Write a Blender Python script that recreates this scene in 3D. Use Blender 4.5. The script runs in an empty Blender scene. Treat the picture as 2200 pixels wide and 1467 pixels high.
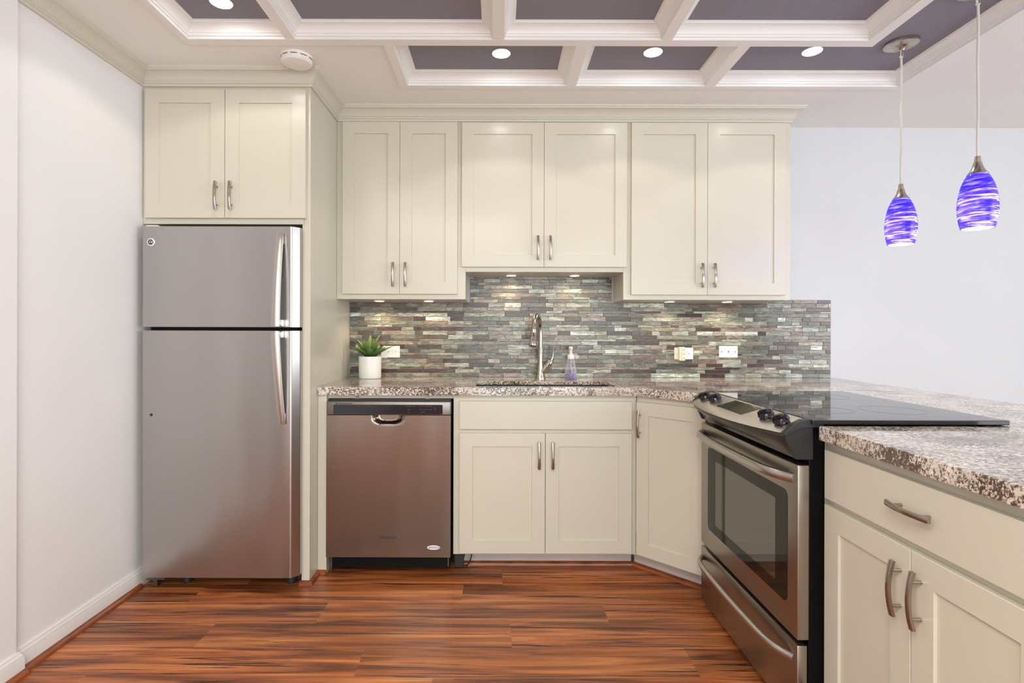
import bpy, bmesh, math, random
from mathutils import Vector, Matrix

PI = math.pi
scene = bpy.context.scene
col = scene.collection
random.seed(7)

# ------------------------------------------------------------------ camera, world, light, exposure
cam_d = bpy.data.cameras.new('camera')
cam = bpy.data.objects.new('camera', cam_d)
col.objects.link(cam)
cam_d.sensor_width = 36.0
cam_d.lens = 36.0 * 1163.0 / 2200.0
cam_d.shift_x = (1100 - 1070) / 2200.0
cam_d.shift_y = -(733.5 - 710) / 2200.0
cam_d.clip_start = 0.02
cam.matrix_world = Matrix.Translation((0, 0, 1.19)) @ Matrix.Rotation(PI / 2, 4, 'X') @ Matrix.Rotation(math.radians(0.15), 4, 'Z')
scene.camera = cam

w = bpy.data.worlds.new('daylight')
scene.world = w
w.use_nodes = True
w.node_tree.nodes['Background'].inputs[0].default_value = (0.86, 0.97, 1.0, 1)
w.node_tree.nodes['Background'].inputs[1].default_value = 1.6


def area_light(name, loc, target, sx, sy, power, color):
    d = bpy.data.lights.new(name, 'AREA')
    d.shape = 'RECTANGLE'
    d.size, d.size_y, d.energy, d.color = sx, sy, power, color
    o = bpy.data.objects.new(name, d)
    col.objects.link(o)
    o.location = loc
    v = Vector(target) - Vector(loc)
    o.rotation_euler = v.to_track_quat('-Z', 'Y').to_euler()
    return o


# fill lights added out of view, at the invented windows behind and to the right
area_light('rear_fill', (0.9, -3.4, 1.25), (0.7, 3.2, 1.2), 3.0, 2.0, 80, (0.92, 1.0, 1.0))
area_light('side_fill', (4.35, -0.3, 1.4), (-1.4, 1.6, 1.3), 2.2, 1.8, 74, (0.88, 0.93, 1.0))
# fill light added out of view under the ceiling behind the camera
area_light('overhead_fill', (-0.5, -0.5, 2.36), (-0.5, -0.5, 0), 1.4, 1.4, 74, (1.0, 0.97, 0.89))

scene.view_settings.view_transform = 'Standard'
scene.view_settings.look = 'None'
scene.view_settings.gamma = 1.0
scene.view_settings.use_curve_mapping = False
scene.view_settings.exposure = 0.02
scene.cycles.max_bounces = 10
scene.cycles.diffuse_bounces = 5
scene.cycles.use_denoising = True
scene.cycles.sample_clamp_indirect = 6.0

# ------------------------------------------------------------------ materials


def srgb(r, g, b):
    f = lambda c: (c / 255) / 12.92 if c / 255 <= 0.04045 else ((c / 255 + 0.055) / 1.055) ** 2.4
    return (f(r), f(g), f(b), 1)


def new_mat(name):
    m = bpy.data.materials.new(name)
    m.use_nodes = True
    return m, m.node_tree, m.node_tree.nodes['Principled BSDF']


def nd(nt, typ, **kw):
    n = nt.nodes.new(typ)
    for k, v in kw.items():
        setattr(n, k, v)
    return n


def coords(nt, scale=(1, 1, 1)):
    tc = nd(nt, 'ShaderNodeTexCoord')
    mp = nd(nt, 'ShaderNodeMapping')
    mp.inputs['Scale'].default_value = scale
    nt.links.new(tc.outputs['Object'], mp.inputs['Vector'])
    return mp.outputs['Vector']


def noise(nt, vec, scale, detail=3, rough=0.5, dist=0.0):
    n = nd(nt, 'ShaderNodeTexNoise')
    n.inputs['Scale'].default_value = scale
    n.inputs['Detail'].default_value = detail
    n.inputs['Roughness'].default_value = rough
    n.inputs['Distortion'].default_value = dist
    nt.links.new(vec, n.inputs['Vector'])
    return n.outputs['Fac']


def ramp(nt, fac, stops):
    r = nd(nt, 'ShaderNodeValToRGB')
    els = r.color_ramp.elements
    while len(els) < len(stops):
        els.new(0.5)
    for e, (p, c) in zip(els, stops):
        e.position = p
        e.color = c if len(c) == 4 else (*c, 1)
    nt.links.new(fac, r.inputs['Fac'])
    return r.outputs['Color']


def mix(nt, fac, a, b, mode='MIX'):
    m = nd(nt, 'ShaderNodeMix', data_type='RGBA', blend_type=mode)
    for sock, v in ((m.inputs[0], fac), (m.inputs[6], a), (m.inputs[7], b)):
        if hasattr(v, 'is_output'):
            nt.links.new(v, sock)
        else:
            sock.default_value = v
    return m.outputs[2]


def bump(nt, bs, h, strength, dist=0.002):
    b = nd(nt, 'ShaderNodeBump')
    b.inputs['Strength'].default_value = strength
    b.inputs['Distance'].default_value = dist
    nt.links.new(h, b.inputs['Height'])
    nt.links.new(b.outputs['Normal'], bs.inputs['Normal'])


def paint(name, color, rough=0.5, var=0.03, bumps=0.0, bscale=250, coat=0.0):
    m, nt, bs = new_mat(name)
    v = coords(nt)
    n = noise(nt, v, 2.5, 4)
    lo = tuple(c * (1 - var) for c in color[:3]) + (1,)
    hi = tuple(min(1, c * (1 + var)) for c in color[:3]) + (1,)
    nt.links.new(ramp(nt, n, [(0.3, lo), (0.7, hi)]), bs.inputs['Base Color'])
    bs.inputs['Roughness'].default_value = rough
    bs.inputs['Coat Weight'].default_value = coat
    bs.inputs['Coat Roughness'].default_value = 0.15
    if bumps:
        bump(nt, bs, noise(nt, v, bscale, 2), bumps)
    return m


def metal(name, color, rough=0.3, grain=(1, 1, 1), gscale=0, wave=0.0):
    m, nt, bs = new_mat(name)
    bs.inputs['Metallic'].default_value = 1
    bs.inputs['Base Color'].default_value = color
    bs.inputs['Roughness'].default_value = rough
    if gscale:
        v = coords(nt, grain)
        n = noise(nt, v, gscale, 4, 0.6)
        nt.links.new(mix(nt, n, tuple(c * 0.94 for c in color[:3]) + (1,), tuple(min(1, c * 1.06) for c in color[:3]) + (1,)), bs.inputs['Base Color'])
        mr = nd(nt, 'ShaderNodeMapRange')
        mr.inputs['To Min'].default_value = rough * 0.85
        mr.inputs['To Max'].default_value = rough * 1.2
        nt.links.new(n, mr.inputs['Value'])
        nt.links.new(mr.outputs['Result'], bs.inputs['Roughness'])
        if wave:
            v2 = coords(nt, (1, 1, 0.14))
            bump(nt, bs, noise(nt, v2, 5.0, 1, 0.4), wave, 0.05)
    return m


def emit(name, color, strength):
    m, nt, bs = new_mat(name)
    bs.inputs['Base Color'].default_value = (0.8, 0.8, 0.8, 1)
    bs.inputs['Emission Color'].default_value = color
    bs.inputs['Emission Strength'].default_value = strength
    return m


M = {}
M['wall_warm'] = paint('warm_white_wall_paint', (0.82, 0.82, 0.83, 1), 0.75, 0.015, 0.08, 160)
M['wall_cool'] = paint('cool_white_wall_paint', (0.665, 0.68, 0.705, 1), 0.8, 0.012, 0.08, 160)
M['ceiling'] = paint('white_ceiling_paint', (0.88, 0.895, 0.87, 1), 0.8, 0.012, 0.05, 200)
M['grey'] = paint('mauve_grey_ceiling_paint', (0.245, 0.24, 0.285, 1), 0.7, 0.02)
M['trim'] = paint('white_trim_paint', (0.87, 0.87, 0.86, 1), 0.35, 0.01)
M['cream_trim'] = paint('cream_trim_paint', (0.64, 0.615, 0.53, 1), 0.4, 0.015)
M['cream'] = paint('cream_cabinet_paint', (0.625, 0.595, 0.50, 1), 0.32, 0.015, 0.0, 1, 0.15)
M['toe'] = paint('scuffed_white_toe_kick_paint', (0.62, 0.56, 0.52, 1), 0.6, 0.08)
M['base_white'] = paint('white_baseboard_paint', (0.78, 0.76, 0.75, 1), 0.4, 0.02)
M['nickel'] = metal('brushed_nickel', (0.46, 0.42, 0.375, 1), 0.26, (1, 1, 60), 30)
M['pull'] = metal('satin_nickel_pull', (0.40, 0.35, 0.31, 1), 0.28)
M['chrome'] = metal('polished_chrome', (0.75, 0.75, 0.76, 1), 0.08)
M['steel'] = metal('brushed_stainless_steel', (0.47, 0.452, 0.44, 1), 0.29, (1, 1, 60), 10, 0.25)
M['steel_dark'] = metal('brushed_dishwasher_steel', (0.27, 0.23, 0.20, 1), 0.22, (1, 1, 60), 10, 0.14)  # base colour darkened and browned in place of the dim room it would reflect
M['steel_range'] = metal('brushed_range_steel', (0.39, 0.36, 0.315, 1), 0.3, (1, 90, 1), 14)
M['steel_panel'] = metal('satin_control_panel_steel', (0.62, 0.59, 0.54, 1), 0.3, (1, 90, 1), 14)
M['handle_steel'] = metal('brushed_handle_steel', (0.52, 0.49, 0.46, 1), 0.3, (1, 60, 60), 20)
M['silver_plastic'] = metal('silver_plastic', (0.27, 0.245, 0.235, 1), 0.42)
M['zinc'] = metal('zinc_bracket', (0.22, 0.24, 0.24, 1), 0.35)
M['black'] = paint('black_enamel', (0.006, 0.006, 0.007, 1), 0.35, 0.1)
M['black'].node_tree.nodes['Principled BSDF'].inputs['Specular IOR Level'].default_value = 0.15
M['black_gloss'] = paint('glossy_black_plastic', (0.007, 0.008, 0.014, 1), 0.12, 0.1)
M['charcoal'] = paint('charcoal_plastic', (0.02, 0.022, 0.025, 1), 0.4, 0.1)
M['fascia'] = paint('dark_olive_fascia', (0.032, 0.030, 0.022, 1), 0.22, 0.1)
M['white_plastic'] = paint('white_plastic', (0.86, 0.84, 0.81, 1), 0.3, 0.01)
M['ivory_plastic'] = paint('ivory_plastic', (0.86, 0.79, 0.60, 1), 0.35, 0.01)
M['slot'] = paint('dark_slot', (0.03, 0.027, 0.025, 1), 0.6, 0.05)
M['screw'] = metal('plate_screw', (0.6, 0.58, 0.55, 1), 0.4)
M['mark_grey'] = paint('pale_grey_print', (0.10, 0.10, 0.10, 1), 0.5, 0.02)
M['ring_grey'] = paint('faint_burner_print', (0.024, 0.024, 0.026, 1), 0.08, 0.02)
M['ceramic'] = paint('white_ceramic', (0.82, 0.80, 0.77, 1), 0.35, 0.01)
M['soil'] = paint('dark_soil', (0.03, 0.022, 0.015, 1), 0.9, 0.3)
M['sink'] = paint('dark_composite_sink', (0.035, 0.036, 0.036, 1), 0.35, 0.1)
M['glow_cool'] = emit('lit_downlight_lens', (1.0, 0.95, 0.92, 1), 55)
M['glow_warm'] = emit('lit_puck_lens', (1.0, 0.87, 0.62, 1), 14)
M['glow_bulb'] = emit('lit_bulb', (1.0, 0.97, 0.95, 1), 30)
M['red_print'] = paint('red_print', (0.5, 0.03, 0.03, 1), 0.5, 0.02)
M['navy_print'] = paint('dark_print', (0.02, 0.02, 0.035, 1), 0.5, 0.02)
M['badge_white'] = paint('white_badge', (0.85, 0.85, 0.85, 1), 0.3, 0.01)


def glass_black(name, color, rough, ior):
    m, nt, bs = new_mat(name)
    bs.inputs['Base Color'].default_value = color
    bs.inputs['Roughness'].default_value = rough
    bs.inputs['IOR'].default_value = ior
    return m


M['cooktop'] = glass_black('black_ceramic_glass', (0.012, 0.012, 0.014, 1), 0.03, 1.52)
M['oven_frit'] = glass_black('dark_oven_glass_border', (0.012, 0.012, 0.009, 1), 0.06, 1.33)
M['oven_pane'] = glass_black('reflective_oven_pane', (0.03, 0.03, 0.024, 1), 0.03, 2.3)
M['display'] = glass_black('control_display_glass', (0.03, 0.026, 0.015, 1), 0.06, 1.9)


def clear(name, color, rough=0.02, ior=1.4):
    m, nt, bs = new_mat(name)
    bs.inputs['Base Color'].default_value = color
    bs.inputs['Transmission Weight'].default_value = 1
    bs.inputs['Roughness'].default_value = rough
    bs.inputs['IOR'].default_value = ior
    return m




def thin_clear(name, tint, gloss):
    m, nt, bs = new_mat(name)
    out = nt.nodes['Material Output']
    tr = nd(nt, 'ShaderNodeBsdfTransparent')
    tr.inputs['Color'].default_value = tint
    bs.inputs['Base Color'].default_value = tint
    bs.inputs['Roughness'].default_value = 0.05
    lw = nd(nt, 'ShaderNodeLayerWeight')
    lw.inputs['Blend'].default_value = 0.25
    mr = nd(nt, 'ShaderNodeMapRange')
    mr.inputs['To Min'].default_value = gloss
    mr.inputs['To Max'].default_value = 0.6
    nt.links.new(lw.outputs['Facing'], mr.inputs['Value'])
    mx = nd(nt, 'ShaderNodeMixShader')
    nt.links.new(mr.outputs['Result'], mx.inputs[0])
    nt.links.new(tr.outputs[0], mx.inputs[1])
    nt.links.new(bs.outputs[0], mx.inputs[2])
    nt.links.new(mx.outputs[0], out.inputs['Surface'])
    return m


M['clear'] = thin_clear('clear_plastic', (0.96, 0.95, 0.98, 1), 0.06)
M['soap'] = thin_clear('purple_soap', srgb(150, 138, 215), 0.55)
M['frosted'] = paint('frosted_white_plastic', (0.85, 0.82, 0.84, 1), 0.3, 0.01)
M['cord'] = paint('clear_braided_cord', (0.60, 0.585, 0.54, 1), 0.35, 0.15)


def granite():
    m, nt, bs = new_mat('speckled_granite')
    v = coords(nt, (1, 1.35, 1.2))
    base = ramp(nt, noise(nt, v, 7, 6, 0.6, 0.6), [(0.30, srgb(180, 170, 160)), (0.46, srgb(214, 206, 197)), (0.66, srgb(240, 236, 232))])
    tan = ramp(nt, noise(nt, v, 26, 5, 0.62), [(0.42, (0, 0, 0, 1)), (0.62, (1, 1, 1, 1))])
    tanh = nd(nt, 'ShaderNodeMath', operation='MULTIPLY')
    nt.links.new(tan, tanh.inputs[0])
    tanh.inputs[1].default_value = 0.75
    c = mix(nt, tanh.outputs[0], base, srgb(208, 188, 168))
    grey = ramp(nt, noise(nt, v, 85, 5, 0.7), [(0.50, (0, 0, 0, 1)), (0.56, (1, 1, 1, 1))])
    c = mix(nt, grey, c, srgb(124, 112, 104))
    sp = noise(nt, v, 105, 6, 0.72)
    cl = noise(nt, v, 5.5, 4, 0.6)
    ad = nd(nt, 'ShaderNodeMath', operation='MULTIPLY_ADD')
    nt.links.new(cl, ad.inputs[0])
    ad.inputs[1].default_value = 0.55
    nt.links.new(sp, ad.inputs[2])
    dark = ramp(nt, ad.outputs[0], [(0.795, (0, 0, 0, 1)), (0.85, (1, 1, 1, 1))])
    c = mix(nt, dark, c, srgb(88, 72, 62))
    nt.links.new(c, bs.inputs['Base Color'])
    bs.inputs['Roughness'].default_value = 0.08
    bs.inputs['IOR'].default_value = 1.6
    return m


M['granite'] = granite()


def floor_wood():
    m, nt, bs = new_mat('koa_wood_planks')
    at = nd(nt, 'ShaderNodeAttribute', attribute_name='plank')
    tc = nd(nt, 'ShaderNodeTexCoord')
    off = nd(nt, 'ShaderNodeVectorMath', operation='MULTIPLY')
    nt.links.new(at.outputs['Color'], off.inputs[0])
    off.inputs[1].default_value = (37, 19, 23)
    ad = nd(nt, 'ShaderNodeVectorMath', operation='ADD')
    nt.links.new(tc.outputs['Object'], ad.inputs[0])
    nt.links.new(off.outputs[0], ad.inputs[1])

    def st(s):
        mp = nd(nt, 'ShaderNodeMapping')
        mp.inputs['Scale'].default_value = s
        nt.links.new(ad.outputs[0], mp.inputs['Vector'])
        return mp.outputs['Vector']
    a = noise(nt, st((1.1, 17, 1)), 1.0, 5, 0.55, 0.9)
    b = noise(nt, st((0.9, 30, 1)), 1.4, 5, 0.6, 1.2)
    f = noise(nt, st((3, 130, 1)), 1.0, 3, 0.6)
    c = ramp(nt, a, [(0.30, srgb(76, 41, 25)), (0.42, srgb(128, 73, 41)), (0.54, srgb(172, 101, 55)), (0.72, srgb(214, 142, 84))])
    dk = ramp(nt, b, [(0.56, (0, 0, 0, 1)), (0.63, (1, 1, 1, 1))])
    c = mix(nt, dk, c, srgb(66, 40, 28))
    fine = ramp(nt, f, [(0.35, (0.86, 0.86, 0.86, 1)), (0.65, (1.06, 1.06, 1.06, 1))])
    c = mix(nt, 1.0, c, fine, 'MULTIPLY')
    tone = nd(nt, 'ShaderNodeSeparateColor')
    nt.links.new(at.outputs['Color'], tone.inputs[0])
    tr = ramp(nt, tone.outputs[0], [(0.0, (0.86, 0.84, 0.82, 1)), (1.0, (1.1, 1.06, 1.0, 1))])
    c = mix(nt, 1.0, c, tr, 'MULTIPLY')
    nt.links.new(c, bs.inputs['Base Color'])
    bs.inputs['Roughness'].default_value = 0.33
    return m


M['floor'] = floor_wood()


def strip_wood():
    m, nt, bs = new_mat('stained_quarter_round_wood')
    v = coords(nt, (6, 6, 30))
    nt.links.new(ramp(nt, noise(nt, v, 2, 4), [(0.3, srgb(100, 50, 22)), (0.7, srgb(150, 78, 36))]), bs.inputs['Base Color'])
    bs.inputs['Roughness'].default_value = 0.3
    return m


M['strip'] = strip_wood()


def tile_mat():
    m, nt, bs = new_mat('glass_and_stone_mosaic')
    at = nd(nt, 'ShaderNodeAttribute', attribute_name='tile')
    al = nd(nt, 'ShaderNodeAttribute', attribute_name='seed')
    tc = nd(nt, 'ShaderNodeTexCoord')
    off = nd(nt, 'ShaderNodeVectorMath', operation='MULTIPLY')
    nt.links.new(al.outputs['Color'], off.inputs[0])
    off.inputs[1].default_value = (31, 17, 23)
    ad = nd(nt, 'ShaderNodeVectorMath', operation='ADD')
    nt.links.new(tc.outputs['Object'], ad.inputs[0])
    nt.links.new(off.outputs[0], ad.inputs[1])
    mp = nd(nt, 'ShaderNodeMapping')
    mp.inputs['Scale'].default_value = (14, 1, 75)
    mp.inputs['Rotation'].default_value = (0, math.radians(10), 0)
    nt.links.new(ad.outputs[0], mp.inputs['Vector'])
    n = noise(nt, mp.outputs['Vector'], 1.0, 5, 0.65, 1.6)
    lite = ramp(nt, n, [(0.32, (0.32, 0.30, 0.29, 1)), (0.5, (1.0, 1.0, 1.0, 1)), (0.66, (1.8, 1.8, 1.8, 1))])
    c = mix(nt, 1.0, at.outputs['Color'], lite, 'MULTIPLY')
    nt.links.new(c, bs.inputs['Base Color'])
    bs.inputs['Roughness'].default_value = 0.16
    bump(nt, bs, n, 0.35, 0.0015)
    return m


M['tile'] = tile_mat()
M['grout'] = paint('grey_grout', (0.33, 0.31, 0.28, 1), 0.85, 0.05)


def leaf_mat():
    m, nt, bs = new_mat('agave_leaf')
    at = nd(nt, 'ShaderNodeAttribute', attribute_name='tip')
    c = ramp(nt, at.outputs['Fac'], [(0.0, srgb(48, 78, 38)), (0.55, srgb(84, 118, 54)), (1.0, srgb(150, 168, 96))])
    v = coords(nt, (1, 1, 1))
    c = mix(nt, noise(nt, v, 60, 3), c, mix(nt, 0.35, c, (0.02, 0.05, 0.01, 1)))
    nt.links.new(c, bs.inputs['Base Color'])
    bs.inputs['Roughness'].default_value = 0.5
    return m


M['leaf'] = leaf_mat()


def shade_mat():
    m, nt, bs = new_mat('swirled_blue_glass')
    out = nt.nodes['Material Output']
    v = coords(nt, (9, 9, 95))
    n = noise(nt, v, 1.0, 5, 0.6, 1.3)
    c = ramp(nt, n, [(0.38, srgb(70, 44, 236)), (0.50, srgb(132, 112, 248)), (0.59, srgb(242, 238, 255))])
    tr = nd(nt, 'ShaderNodeBsdfTranslucent')
    nt.links.new(c, tr.inputs['Color'])
    nt.links.new(c, bs.inputs['Base Color'])
    bs.inputs['Roughness'].default_value = 0.08
    mx = nd(nt, 'ShaderNodeMixShader')
    mx.inputs[0].default_value = 0.6
    nt.links.new(bs.outputs[0], mx.inputs[1])
    nt.links.new(tr.outputs[0], mx.inputs[2])
    nt.links.new(mx.outputs[0], out.inputs['Surface'])
    return m


M['shade'] = shade_mat()

# ------------------------------------------------------------------ mesh helpers


class MB:
    """collects shapes into one mesh"""

    def __init__(self):
        self.bm = bmesh.new()

    def face(self, vs):
        try:
            return self.bm.faces.new(vs)
        except ValueError:
            return None

    def box(self, x0, x1, y0, y1, z0, z1, bev=0.0, seg=2):
        bm2 = bmesh.new()
        vs = [bm2.verts.new((x, y, z)) for x in (x0, x1) for y in (y0, y1) for z in (z0, z1)]
        for f in ((0, 1, 3, 2), (4, 6, 7, 5), (0, 4, 5, 1), (2, 3, 7, 6), (0, 2, 6, 4), (1, 5, 7, 3)):
            bm2.faces.new([vs[i] for i in f])
        if bev:
            bmesh.ops.bevel(bm2, geom=bm2.edges[:], offset=bev, segments=seg, affect='EDGES', profile=0.5)
        self._merge(bm2)
        return self

    def _merge(self, bm2, mat=None):
        if mat is not None:
            bm2.transform(mat)
        me = bpy.data.meshes.new('tmp')
        bm2.to_mesh(me)
        bm2.free()
        self.bm.from_mesh(me)
        bpy.data.meshes.remove(me)

    def prism(self, poly, axis, a, b, bev=0.0):
        """extrude a 2d polygon; axis 'z': (x,y), 'x': (y,z), 'y': (x,z)"""
        def P(p, t):
            return {'z': (p[0], p[1], t), 'x': (t, p[0], p[1]), 'y': (p[0], t, p[1])}[axis]
        bm2 = bmesh.new()
        A = [bm2.verts.new(P(p, a)) for p in poly]
        B = [bm2.verts.new(P(p, b)) for p in poly]
        n = len(poly)
        bm2.faces.new(A)
        bm2.faces.new(B)
        for i in range(n):
            bm2.faces.new((A[i], A[(i + 1) % n], B[(i + 1) % n], B[i]))
        bmesh.ops.recalc_face_normals(bm2, faces=bm2.faces[:])
        if bev:
            bmesh.ops.bevel(bm2, geom=bm2.edges[:], offset=bev, segments=2, affect='EDGES', profile=0.5)
        self._merge(bm2)
        return self

    def lathe(self, prof, loc=(0, 0, 0), seg=32, mat=None):
        """prof: list of (radius, z); rotated about z"""
        bm2 = bmesh.new()
        rings = []
        for r, z in prof:
            if r < 1e-6:
                rings.append([bm2.verts.new((0, 0, z))])
            else:
                rings.append([bm2.verts.new((r * math.cos(2 * PI * i / seg), r * math.sin(2 * PI * i / seg), z)) for i in range(seg)])
        for a, b in zip(rings, rings[1:]):
            for i in range(seg):
                j = (i + 1) % seg
                if len(a) == 1 and len(b) == 1:
                    continue
                if len(a) == 1:
                    bm2.faces.new((a[0], b[i], b[j]))
                elif len(b) == 1:
                    bm2.faces.new((a[i], a[j], b[0]))
                else:
                    bm2.faces.new((a[i], a[j], b[j], b[i]))
        bmesh.ops.recalc_face_normals(bm2, faces=bm2.faces[:])
        m = Matrix.Translation(loc)
        if mat is not None:
            m = m @ mat
        self._merge(bm2, m)
        return self

    def tube(self, pts, r, seg=12, cap=True, flat=1.0, up=(0, 0, 1)):
        """tube along points; r may be a list; flat squeezes the second axis"""
        pts = [Vector(p) for p in pts]
        rs = r if isinstance(r, (list, tuple)) else [r] * len(pts)
        bm2 = bmesh.new()
        rings = []
        prev = None
        for i, p in enumerate(pts):
            t = (pts[min(i + 1, len(pts) - 1)] - pts[max(i - 1, 0)]).normalized()
            if prev is None:
                u = Vector(up)
                if abs(u.dot(t)) > 0.95:
                    u = Vector((1, 0, 0))
            else:
                u = prev
            n1 = (u - t * u.dot(t)).normalized()
            n2 = t.cross(n1)
            prev = n1
            rings.append([bm2.verts.new(p + n1 * rs[i] * math.cos(2 * PI * k / seg) + n2 * rs[i] * flat * math.sin(2 * PI * k / seg)) for k in range(seg)])
        for a, b in zip(rings, rings[1:]):
            for k in range(seg):
                bm2.faces.new((a[k], a[(k + 1) % seg], b[(k + 1) % seg], b[k]))
        if cap:
            bm2.faces.new(rings[0])
            bm2.faces.new(rings[-1])
        bmesh.ops.recalc_face_normals(bm2, faces=bm2.faces[:])
        self._merge(bm2)
        return self

    def sweep(self, path, prof, closed=False):
        """profile (d, z): d measured to the right of travel along a horizontal path with mitred corners"""
        bm2 = bmesh.new()
        n = len(path)
        P = [Vector((p[0], p[1])) for p in path]
        rows = []
        for i in range(n):
            a = P[i - 1] if (closed or i > 0) else None
            b = P[(i + 1) % n] if (closed or i < n - 1) else None
            d1 = (P[i] - a).normalized() if a is not None else None
            d2 = (b - P[i]).normalized() if b is not None else None
            n1 = Vector((d1.y, -d1.x)) if d1 is not None else None
            n2 = Vector((d2.y, -d2.x)) if d2 is not None else None
            if n1 is None:
                mv = n2
            elif n2 is None:
                mv = n1
            else:
                mv = (n1 + n2)
                mv = mv / (1 + n1.dot(n2))
            rows.append([bm2.verts.new((P[i].x + mv.x * d, P[i].y + mv.y * d, z)) for d, z in prof])
        m = n if closed else n - 1
        k = len(prof)
        for i in range(m):
            a, b = rows[i], rows[(i + 1) % n]
            for j in range(k - 1):
                bm2.faces.new((a[j], b[j], b[j + 1], a[j + 1]))
        if not closed:
            bm2.faces.new(rows[0])
            bm2.faces.new(rows[-1])
        bmesh.ops.recalc_face_normals(bm2, faces=bm2.faces[:])
        self._merge(bm2)
        return self

    def build(self, name, material, parent=None, smooth=False, loc=None):
        me = bpy.data.meshes.new(name)
        self.bm.to_mesh(me)
        self.bm.free()
        if smooth:
            for p in me.polygons:
                p.use_smooth = True
            try:
                me.set_sharp_from_angle(angle=math.radians(38))
            except Exception:
                pass
        o = bpy.data.objects.new(name, me)
        col.objects.link(o)
        for mm in (material if isinstance(material, (list, tuple)) else [material]):
            me.materials.append(M[mm] if isinstance(mm, str) else mm)
        if parent is not None:
            o.parent = parent
        if loc is not None:
            o.location = loc
        return o


def tag(o, label, cat, group=None):
    o['label'] = label
    o['category'] = cat
    if group:
        o['group'] = group
    return o


def thing(name, label, cat, loc=(0, 0, 0), rz=0.0, group=None):
    o = bpy.data.objects.new(name, None)
    o.empty_display_size = 0.1
    col.objects.link(o)
    o.location = loc
    o.rotation_euler = (0, 0, rz)
    return tag(o, label, cat, group)


def struct(o):
    o['kind'] = 'structure'
    return o


def copy_tree(o, parent=None):
    c = o.copy()
    col.objects.link(c)
    c.parent = parent
    for ch in list(o.children):
        copy_tree(ch, c)
    return c


def text_mesh(name, body, size, material, parent, loc, rot, shear=0.0, extrude=0.0004, sx=1.0):
    cu = bpy.data.curves.new(name, 'FONT')
    cu.body = body
    cu.size = size
    cu.shear = shear
    cu.extrude = extrude
    cu.align_x = 'CENTER'
    cu.align_y = 'CENTER'
    tmp = bpy.data.objects.new('tmp', cu)
    col.objects.link(tmp)
    dg = bpy.context.evaluated_depsgraph_get()
    me = bpy.data.meshes.new_from_object(tmp.evaluated_get(dg))
    bpy.data.objects.remove(tmp)
    bpy.data.curves.remove(cu)
    me.name = name
    me.materials.clear()
    me.materials.append(M[material])
    o = bpy.data.objects.new(name, me)
    col.objects.link(o)
    o.parent = parent
    o.location = loc
    o.rotation_euler = rot
    o.scale = (sx, 1, 1)
    return o


# ------------------------------------------------------------------ the room
YB = 3.215          # back wall
XL = -1.665         # left wall
ZC = 2.40           # ceiling
ZR = 2.4523         # recessed grey ceiling of the coffers

# floor: planks laid along x, one face each
bm = bmesh.new()
lay = bm.loops.layers.float_color.new('plank')
PW, PL = 0.1675, 1.194
starts = {0: -0.494, 1: 0.055, 2: 0.456, 3: -0.158, 4: 0.023}
rng = random.Random(3)
k0 = int((-3.6 - 1.8625) / PW) - 1
for k in range(k0, 10):
    y0 = 1.8625 + k * PW
    y1 = y0 + PW
    if y0 >= 3.3:
        break
    s = starts.get(k, rng.uniform(0, PL))
    x = s - PL * 4
    while x < 4.7:
        xa, xb = max(x, -3.05), min(x + PL, 4.6)
        if xb > xa:
            f = bm.faces.new([bm.verts.new(p) for p in ((xa, y0, 0), (xb, y0, 0), (xb, min(y1, 3.3), 0), (xa, min(y1, 3.3), 0))])
            c = (rng.random(), rng.random(), rng.random(), 1)
            for l in f.loops:
                l[lay] = c
        x += PL
mb = MB()
mb.bm.free()
mb.bm = bm
struct(mb.build('floor', 'floor'))

b = MB()
b.box(XL - 0.1, 4.6, YB, YB + 0.1, 0, 2.55)
struct(b.build('wall_back', 'wall_cool'))
b = MB()
b.box(XL - 0.1, XL, -3.6, 0.2, 0, 2.55).box(XL - 0.1, XL, 1.35, YB, 0, 2.55).box(XL - 0.1, XL, 0.2, 1.35, 2.05, 2.55)
b.box(XL, XL + 0.017, 1.35, 1.855, 0, ZC)
struct(b.build('wall_left', 'wall_warm'))
b = MB()
b.box(-3.1, -3.0, -0.5, 2.0, 0, 2.55).box(-3.0, XL - 0.1, 1.9, 2.0, 0, 2.55).box(-3.0, XL - 0.1, -0.5, -0.4, 0, 2.55)
struct(b.build('wall_hallway_unseen', 'wall_warm'))  # unseen hallway beyond the opening, added for the steel to reflect
b = MB()
b.box(4.5, 4.6, -3.6, -0.6, 0, 2.55).box(4.5, 4.6, 2.2, YB, 0, 2.55).box(4.5, 4.6, -0.6, 2.2, 0, 0.5).box(4.5, 4.6, -0.6, 2.2, 2.3, 2.55)
struct(b.build('wall_right', 'wall_cool'))
b = MB()
b.box(XL, -0.55, -3.6, -3.5, 0, 2.55).box(3.75, 4.5, -3.6, -3.5, 0, 2.55).box(-0.55, 3.75, -3.6, -3.5, 2.2, 2.55)
struct(b.build('wall_front', 'wall_warm'))
b = MB()
for xx in (-0.55, 1.57, 3.69):
    b.box(xx, xx + 0.06, -3.58, -3.52, 0.06, 2.14)
b.box(-0.55, 3.75, -3.58, -3.52, 0, 0.06).box(-0.55, 3.75, -3.58, -3.52, 2.14, 2.2)
struct(b.build('added_window_1', 'trim'))  # unseen window, added to light the room from behind the camera
b = MB()
for yy in (-0.6, 0.78, 2.14):
    b.box(4.52, 4.58, yy, yy + 0.06, 0.56, 2.24)
b.box(4.52, 4.58, -0.6, 2.2, 0.5, 0.56).box(4.52, 4.58, -0.6, 2.2, 2.24, 2.3)
struct(b.build('added_window_2', 'trim'))  # unseen side window, added to bring light in from the right

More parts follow.
